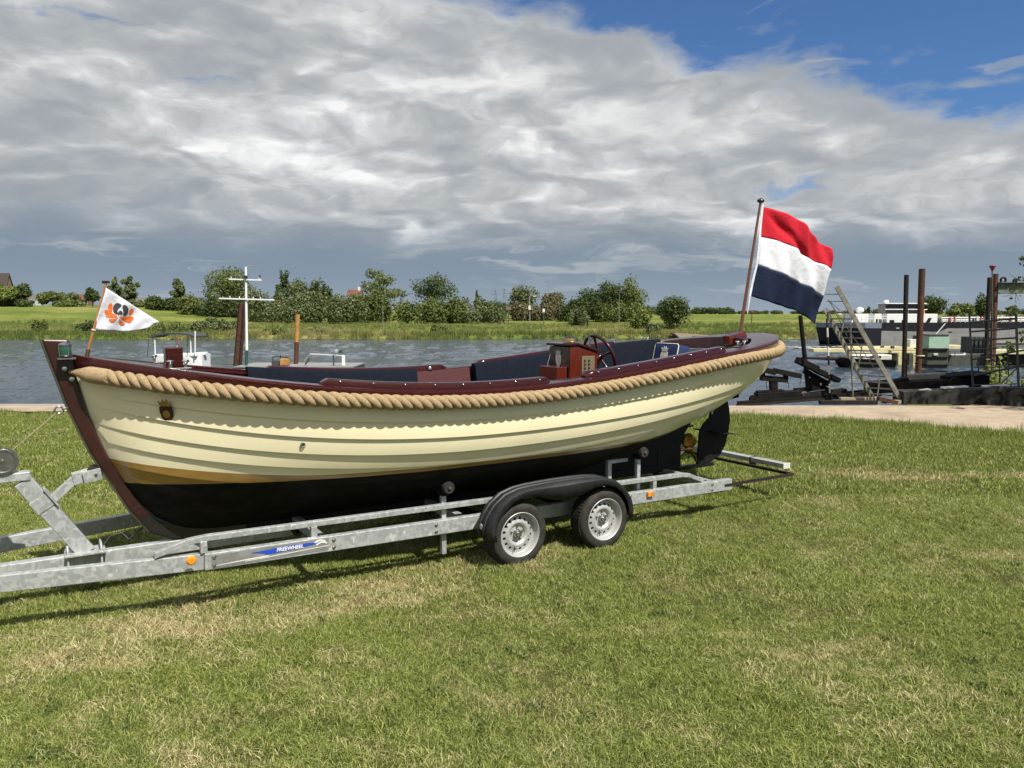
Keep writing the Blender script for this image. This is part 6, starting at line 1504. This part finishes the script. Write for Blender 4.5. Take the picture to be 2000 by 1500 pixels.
    Bs = [
     ('hedge low dark green left of the birch', 318, 580, 70, 165, 'leaf_dark', 'low dark hedge bush left of the lone birch'),
     ('', 385, 578, 64, 160, 'leaf_mid', 'green bush between the lone birch and the big bushy tree'),
     ('', 525, 566, 86, 150, 'leaf_willow', 'pale flowering willow bush right beside the white signal mast'),
     ('', 618, 569, 120, 148, 'leaf_willow', 'wide grey-green bush above the yellow mooring post'),
     ('', 735, 568, 118, 148, 'leaf_mid', 'wide rounded bush in front of the grey-green willow'),
     ('', 826, 578, 84, 148, 'leaf_mid', 'bush under the spreading oak'),
     ('', 916, 575, 96, 148, 'leaf_mid', 'bush right of the oak with a thin bare shoot on top'),
     ('', 1128, 600, 34, 128, 'leaf_willow', 'small silvery bush on the meadow left of the thin white pole'),
     ('', 1252, 606, 30, 122, 'leaf_light', 'small yellow-green bush left of the lone dark tree'),
     ('', 1275, 631, 28, 112, 'leaf_willow', 'silvery bush at the water edge before the lone dark tree'),
     ('', 79, 625, 32, 111, 'leaf_mid', 'single bush at the far water edge left of the sloop bow'),
     ('', 190, 628, 60, 111.5, 'leaf_dark', 'dark waterside bush left under the pennant'),
     ('', 262, 634, 84, 111.5, 'leaf_dark', 'dark waterside bush below the pennant middle'),
     ('', 335, 630, 76, 111.5, 'leaf_mid', 'waterside bush behind the small boat with grey sun top'),
     ('', 420, 621, 84, 111.5, 'leaf_willow', 'pale waterside bush left of the leaning brown pile'),
     ('', 536, 641, 60, 111.5, 'leaf_mid', 'low waterside shrub between white mast and yellow post'),
     ('', 610, 640, 50, 111.5, 'leaf_willow', 'low waterside shrub right of the yellow post'),
     ('', 859, 634, 32, 111, 'leaf_mid', 'single rounded bush at the far water edge mid-river'),
     ('', 650, 588, 46, 170, 'leaf_dark', 'dark bush left below the small red roof'),
     ('', 1225, 588, 80, 155, 'leaf_mid', 'bush at the foot of the rounded tree ending the long tree group'),
     ('', 1150, 582, 96, 158, 'leaf_dark', 'dark undergrowth bush below the left half of the long tree group'),
     ('', 1022, 592, 60, 160, 'leaf_brown', 'brownish bush below the grey twiggy tree'),
     ('', 1085, 590, 64, 160, 'leaf_brown', 'brownish bush below the tree right of the street lamp'),
     ('', 676, 576, 60, 152, 'leaf_mid', 'bush filling the gap below the small red roof'),
     ('', 960, 590, 50, 158, 'leaf_dark', 'low dark bush left of the brown wooden panel'),
     ('', 455, 578, 110, 158, 'leaf_dark', 'dark bush under the large bushy tree'),
     ('', 570, 575, 60, 160, 'leaf_dark', 'bush under the dark pointed tree'),
     ('', 570, 578, 80, 144, 'leaf_willow', 'low pale bush between the white mast and the yellow post, in front'),
     ('', 672, 580, 90, 144, 'leaf_willow', 'broad pale bush right of the yellow post, in front'),
     ('', 875, 584, 100, 145, 'leaf_mid', 'broad bush below the right side of the oak'),
     ('', 948, 592, 60, 146, 'leaf_willow', 'low tapering bush ending the mid-bank bush row on the right'),
     ('', 150, 588, 80, 176, 'leaf_mid', 'low bush under the red roofed farm'),
     ('', 300, 588, 60, 168, 'leaf_mid', 'low bush before the grey roofed barn'),
     ('', 430, 586, 70, 160, 'leaf_mid', 'low bush left of the large bushy tree'),
     ('', 20, 582, 60, 172, 'leaf_dark', 'dark bush under the pale willow at far left'),
     ('', 240, 585, 60, 172, 'leaf_dark', 'bush under the two tall ragged trees behind the pennant'),
    ]
    for i, (_, x, yt, w, Y, lf, lb) in enumerate(Bs):
        ptree('bush', lb, 'bush', x, 640, yt, w * 1.18, Y, lf, 300 + i, group='bushes on the far bank', shape='bush', nb=max(6, int(w / 9)), n=int(600 + w * 22), depth=min(w * Y / 1500, 6))
    # far woods that read as one mass
    g = np.random.default_rng(5); bl = []
    def wood(x0, x1, yt, Y, k, lf, seed, lab):
        bl = []; gg = np.random.default_rng(seed); sc = Y / 1500
        for _ in range(k):
            x = gg.uniform(x0, x1); p = at(x, 612, Y + gg.uniform(0, 30)); h = CAMH + (612 - yt) * sc * gg.uniform(.55, 1.0); z = terrain(p.x, p.y)
            w = gg.uniform(4, 9) * sc * 1.2
            bl.append((p.x, p.y, z + (h - z) * .5, w, w, (h - z) * .5))
        V, F = leaf_cloud(bl, k * 170, 3.0 * sc, gg)
        tag(raw_mesh('treeline', V, F, M[lf]), lab, 'trees', kind='stuff')
    wood(935, 1000, 582, 240, 14, 'leaf_dark', 1, 'dark far wood between bushes and the grey twiggy tree')
    wood(1240, 1310, 595, 330, 16, 'leaf_dark', 2, 'distant dark wood behind the lone tree')
    wood(1355, 1428, 598, 620, 18, 'leaf_dark', 3, 'distant wooded hump left of the flagpole')
    wood(1340, 1700, 606, 900, 60, 'leaf_dark', 4, 'thin distant tree line along the horizon')
    wood(1690, 2100, 603, 500, 50, 'leaf_dark', 6, 'distant tree line behind the ship')
    wood(-60, 420, 590, 260, 46, 'leaf_mid', 8, 'distant hedges behind the village at left')
    wood(400, 940, 588, 260, 46, 'leaf_mid', 9, 'far trees behind the bank bushes')
    # tree just outside the right edge whose outer twigs reach into view
    tree('ash_tree', 'ash tree at the right edge with only its outer twigs in view', 'tree', (15.9, 15.5, 0), 13, 8.2, 'leaf_dark', 77, n=15000, size=.22, trunk=.16, nb=28)
    ash = [o for o in bpy.data.objects if o.name.startswith('ash_tree')][0]; gb = np.random.default_rng(31); mb = MB(); bl = []
    for (x, y, z) in ((-5.64, .1, 2.7), (-5.80, 0, 2.45), (-5.70, .2, 2.1), (-5.62, -.1, 1.62), (-5.77, .05, 1.38), (-5.67, 0, 3.1), (-4.92, .1, .95)):
        bl.append((x, y, z, .14, .16, .13)); mb.tube([(-2.6, y * .5, z + .9), (-3.7, y, z + .45), (x, y, z)], [.02, .012, .005], 5)
        for q in range(5):
            d = gb.normal(size=3) * .12; mb.tube([(x, y, z), (x + d[0], y + d[1], z + d[2])], .004, 4)
    V, F = leaf_cloud(bl, 150, .085, gb); raw_mesh('branch_leaves', V, F, M['leaf_dark'], ash); mb.build('branch', M['bark'], ash)
    g2 = np.random.default_rng(9)
    # scrub on the slipway bank at right
    for i, (x, Y, w, h, lf, lb) in enumerate(((15.8, 24.5, 2.6, 1.3, 'leaf_light', 'light green weeds on the bank behind the scaffold, left clump'), (19.2, 26, 3.2, 1.3, 'leaf_mid', 'green weeds on the bank at the right edge behind the scaffold'), (14.6, 23.8, 1.4, .8, 'leaf_mid', 'low weeds on the bank beside the dark steel box'))):
        tree('weeds', lb, 'weeds', (x, Y, -1.15), h + .5, w, lf, 500 + i, n=1500, size=.13, shape='bush', nb=9, depth=1.8)


trees()


# ------------------------------------------------------------------ grass
def tuft(name, mat, nb, rad, h0, h1, w, gen, lean=.6):
    V = []; F = []; tint = []
    for _ in range(nb):
        r = rad * math.sqrt(gen.random()); a = gen.random() * 2 * PI; x, y = r * math.cos(a), r * math.sin(a)
        h = gen.uniform(h0, h1); d = gen.random() * 2 * PI; l = gen.random() * lean * h; dx, dy = math.cos(d), math.sin(d); px_, py_ = -dy, dx; t = gen.random(); o = len(V); ww = w * gen.uniform(.6, 1.2)
        f = gen.random() * 2 * PI; px_, py_ = math.cos(f), math.sin(f)
        V += [(x - px_ * ww, y - py_ * ww, -.01), (x + px_ * ww, y + py_ * ww, -.01), (x + dx * l * .35 + px_ * ww * .8, y + dy * l * .35 + py_ * ww * .8, h * .6), (x + dx * l * .35 - px_ * ww * .8, y + dy * l * .35 - py_ * ww * .8, h * .6), (x + dx * l, y + dy * l, h)]
        F += [(o, o + 1, o + 2, o + 3), (o + 3, o + 2, o + 4)]; tint += [t] * 5
    me = bpy.data.meshes.new(name); me.from_pydata(V, [], F); me.materials.append(mat)
    at_ = me.attributes.new('tint', 'FLOAT', 'POINT'); at_.data.foreach_set('value', tint)
    return bpy.data.objects.new(name, me)


def scatter(name, pts, rots, scl, tufts, label):
    """one mesh of points; geometry nodes set a tuft of blades on each"""
    me = bpy.data.meshes.new(name); me.from_pydata([tuple(p) for p in pts], [], [])
    a = me.attributes.new('rot', 'FLOAT_VECTOR', 'POINT'); a.data.foreach_set('vector', np.asarray(rots, np.float32).ravel())
    a = me.attributes.new('scl', 'FLOAT_VECTOR', 'POINT'); a.data.foreach_set('vector', np.asarray(scl, np.float32).ravel())
    o = bpy.data.objects.new(name, me); COL.objects.link(o); tag(o, label, 'grass', kind='stuff')
    cc = bpy.data.collections.new(name + '_tufts')
    for t in tufts: cc.objects.link(t)
    ng = bpy.data.node_groups.new(name + '_nodes', 'GeometryNodeTree')
    ng.interface.new_socket('Geometry', in_out='INPUT', socket_type='NodeSocketGeometry'); ng.interface.new_socket('Geometry', in_out='OUTPUT', socket_type='NodeSocketGeometry')
    gi = ng.nodes.new('NodeGroupInput'); go = ng.nodes.new('NodeGroupOutput')
    ci = ng.nodes.new('GeometryNodeCollectionInfo'); ci.inputs['Collection'].default_value = cc; ci.inputs['Separate Children'].default_value = True; ci.inputs['Reset Children'].default_value = True
    ip = ng.nodes.new('GeometryNodeInstanceOnPoints'); ip.inputs['Pick Instance'].default_value = True
    na = ng.nodes.new('GeometryNodeInputNamedAttribute'); na.data_type = 'FLOAT_VECTOR'; na.inputs['Name'].default_value = 'rot'
    nb_ = ng.nodes.new('GeometryNodeInputNamedAttribute'); nb_.data_type = 'FLOAT_VECTOR'; nb_.inputs['Name'].default_value = 'scl'
    er = ng.nodes.new('FunctionNodeEulerToRotation')
    lk = ng.links.new
    lk(gi.outputs[0], ip.inputs['Points']); lk(ci.outputs[0], ip.inputs['Instance']); lk(na.outputs[0], er.inputs[0]); lk(er.outputs[0], ip.inputs['Rotation']); lk(nb_.outputs[0], ip.inputs['Scale']); lk(ip.outputs[0], go.inputs[0])
    md = o.modifiers.new('tufts', 'NODES'); md.node_group = ng
    return o


def grass():
    g = np.random.default_rng(3); R = random.Random(21)
    near = [tuft('lawn_tuft', M['blades'], 80, .085, .010, .034, .0021, R, 2.2) for _ in range(6)]
    far = [tuft('lawn_tuft', M['blades'], 66, .15, .016, .045, .0036, R, 1.6) for _ in range(5)]
    def fill(y0, y1, dens, tufts, name, zs_):
        n = int((y1 - y0) * dens * (1.7 * (y0 + y1) / 2 + 5)); y = g.uniform(y0, y1, n * 2); x = g.uniform(-.5, .5, n * 2) * (1.7 * y1 + 5)
        k = np.abs(x) < (.80 * y + 2.0); x, y = x[k], y[k]
        e = np.array([edge_y(a) for a in x]) + .12 * g.normal(size=len(x)); k = y < e; x, y, e = x[k], y[k], e[k]
        z = np.array([lawn_h(a, b) for a, b in zip(x, y)])
        rot = np.stack([g.normal(size=len(x)) * .08, g.normal(size=len(x)) * .08, g.uniform(0, 6.28, len(x))], 1)
        pat = .5 + .5 * np.sin(x * 1.7 + 1.3 * np.sin(y * 1.1)) * np.sin(y * 1.9 + 1.1 * np.sin(x * .9))
        s = g.uniform(.7, 1.25, len(x)) * (.8 + .35 * pat)
        tall = 1 + 1.5 * np.clip((y - e + 2.6) / 2.6, 0, 1) * np.clip((x - 1.0) / 2.0, 0, 1) + .8 * np.clip((y - e + .8) / .8, 0, 1)
        sc = np.stack([s, s, s * tall * zs_ * .85 * g.uniform(.7, 1.3, len(x))], 1)
        scatter(name, np.stack([x, y, z], 1), rot, sc, tufts, 'mown lawn grass, patchy green and straw coloured')
    fill(2.2, 5.0, 330, near, 'lawn_grass', 1.0)
    fill(5.0, 8.5, 190, near, 'lawn_grass', 1.1)
    fill(8.5, 15.9, 85, far, 'lawn_grass', 1.25)
    wd = [tuft('weed_rosette', M['weed'], 16, .035, .006, .022, .0065, R, 3.0) for _ in range(4)]
    n = 1500; y = 2.6 + 9 * g.random(n) ** 1.4; x = g.uniform(-.5, .5, n) * (1.6 * y + 2); k = np.sin(x * 2.3 + 1.7 * np.sin(y * 1.9)) + .6 * g.normal(size=n) > .55; x, y = x[k], y[k]; n = len(x)
    scatter('lawn_weeds', np.stack([x, y, np.array([lawn_h(a, b) for a, b in zip(x, y)]) + .008], 1), np.stack([np.zeros(n), np.zeros(n), g.uniform(0, 6.28, n)], 1), np.ones((n, 3)) * g.uniform(.6, 1.5, (n, 1)), wd, 'small dark broad-leaved weeds in the lawn')
    # stray long stalks
    stk = [tuft('grass_stalk', M['blades'], 5, .06, .10, .22, .0022, R, .5) for _ in range(4)]
    n = 420; x = g.uniform(-8, 10, n); e = np.array([edge_y(a) for a in x]); y = e - np.abs(g.normal(size=n)) * .9 + .1
    scatter('long_grass', np.stack([x, y, np.zeros(n)], 1), np.stack([np.zeros(n), np.zeros(n), g.uniform(0, 6, n)], 1), np.ones((n, 3)) * g.uniform(.6, 1.3, (n, 1)), stk, 'long grass stalks along the path edge')
    # far bank: tall meadow grass and reeds along the water
    rd = [tuft('meadow_tuft', M['meadow_blades'], 26, .45, .45, 1.1, .022, R, .5) for _ in range(5)]
    n = 9000; x = g.uniform(-100, 95, n); d = np.abs(g.normal(size=n)) * 3.2 + .3; d[n // 3:] = g.uniform(.3, 34, n - n // 3)
    y = np.array([bank_y(a) for a in x]) + d; z = np.array([terrain(a, b) for a, b in zip(x, y)])
    s = g.uniform(.5, 1.1, n) * np.where(d < 2.5, 1.0, .62)
    scatter('meadow_grass', np.stack([x, y, z], 1), np.stack([np.zeros(n), np.zeros(n), g.uniform(0, 6.28, n)], 1), np.stack([s * 1.2, s * 1.2, s], 1), rd, 'tall meadow grass along the far river bank')


grass()
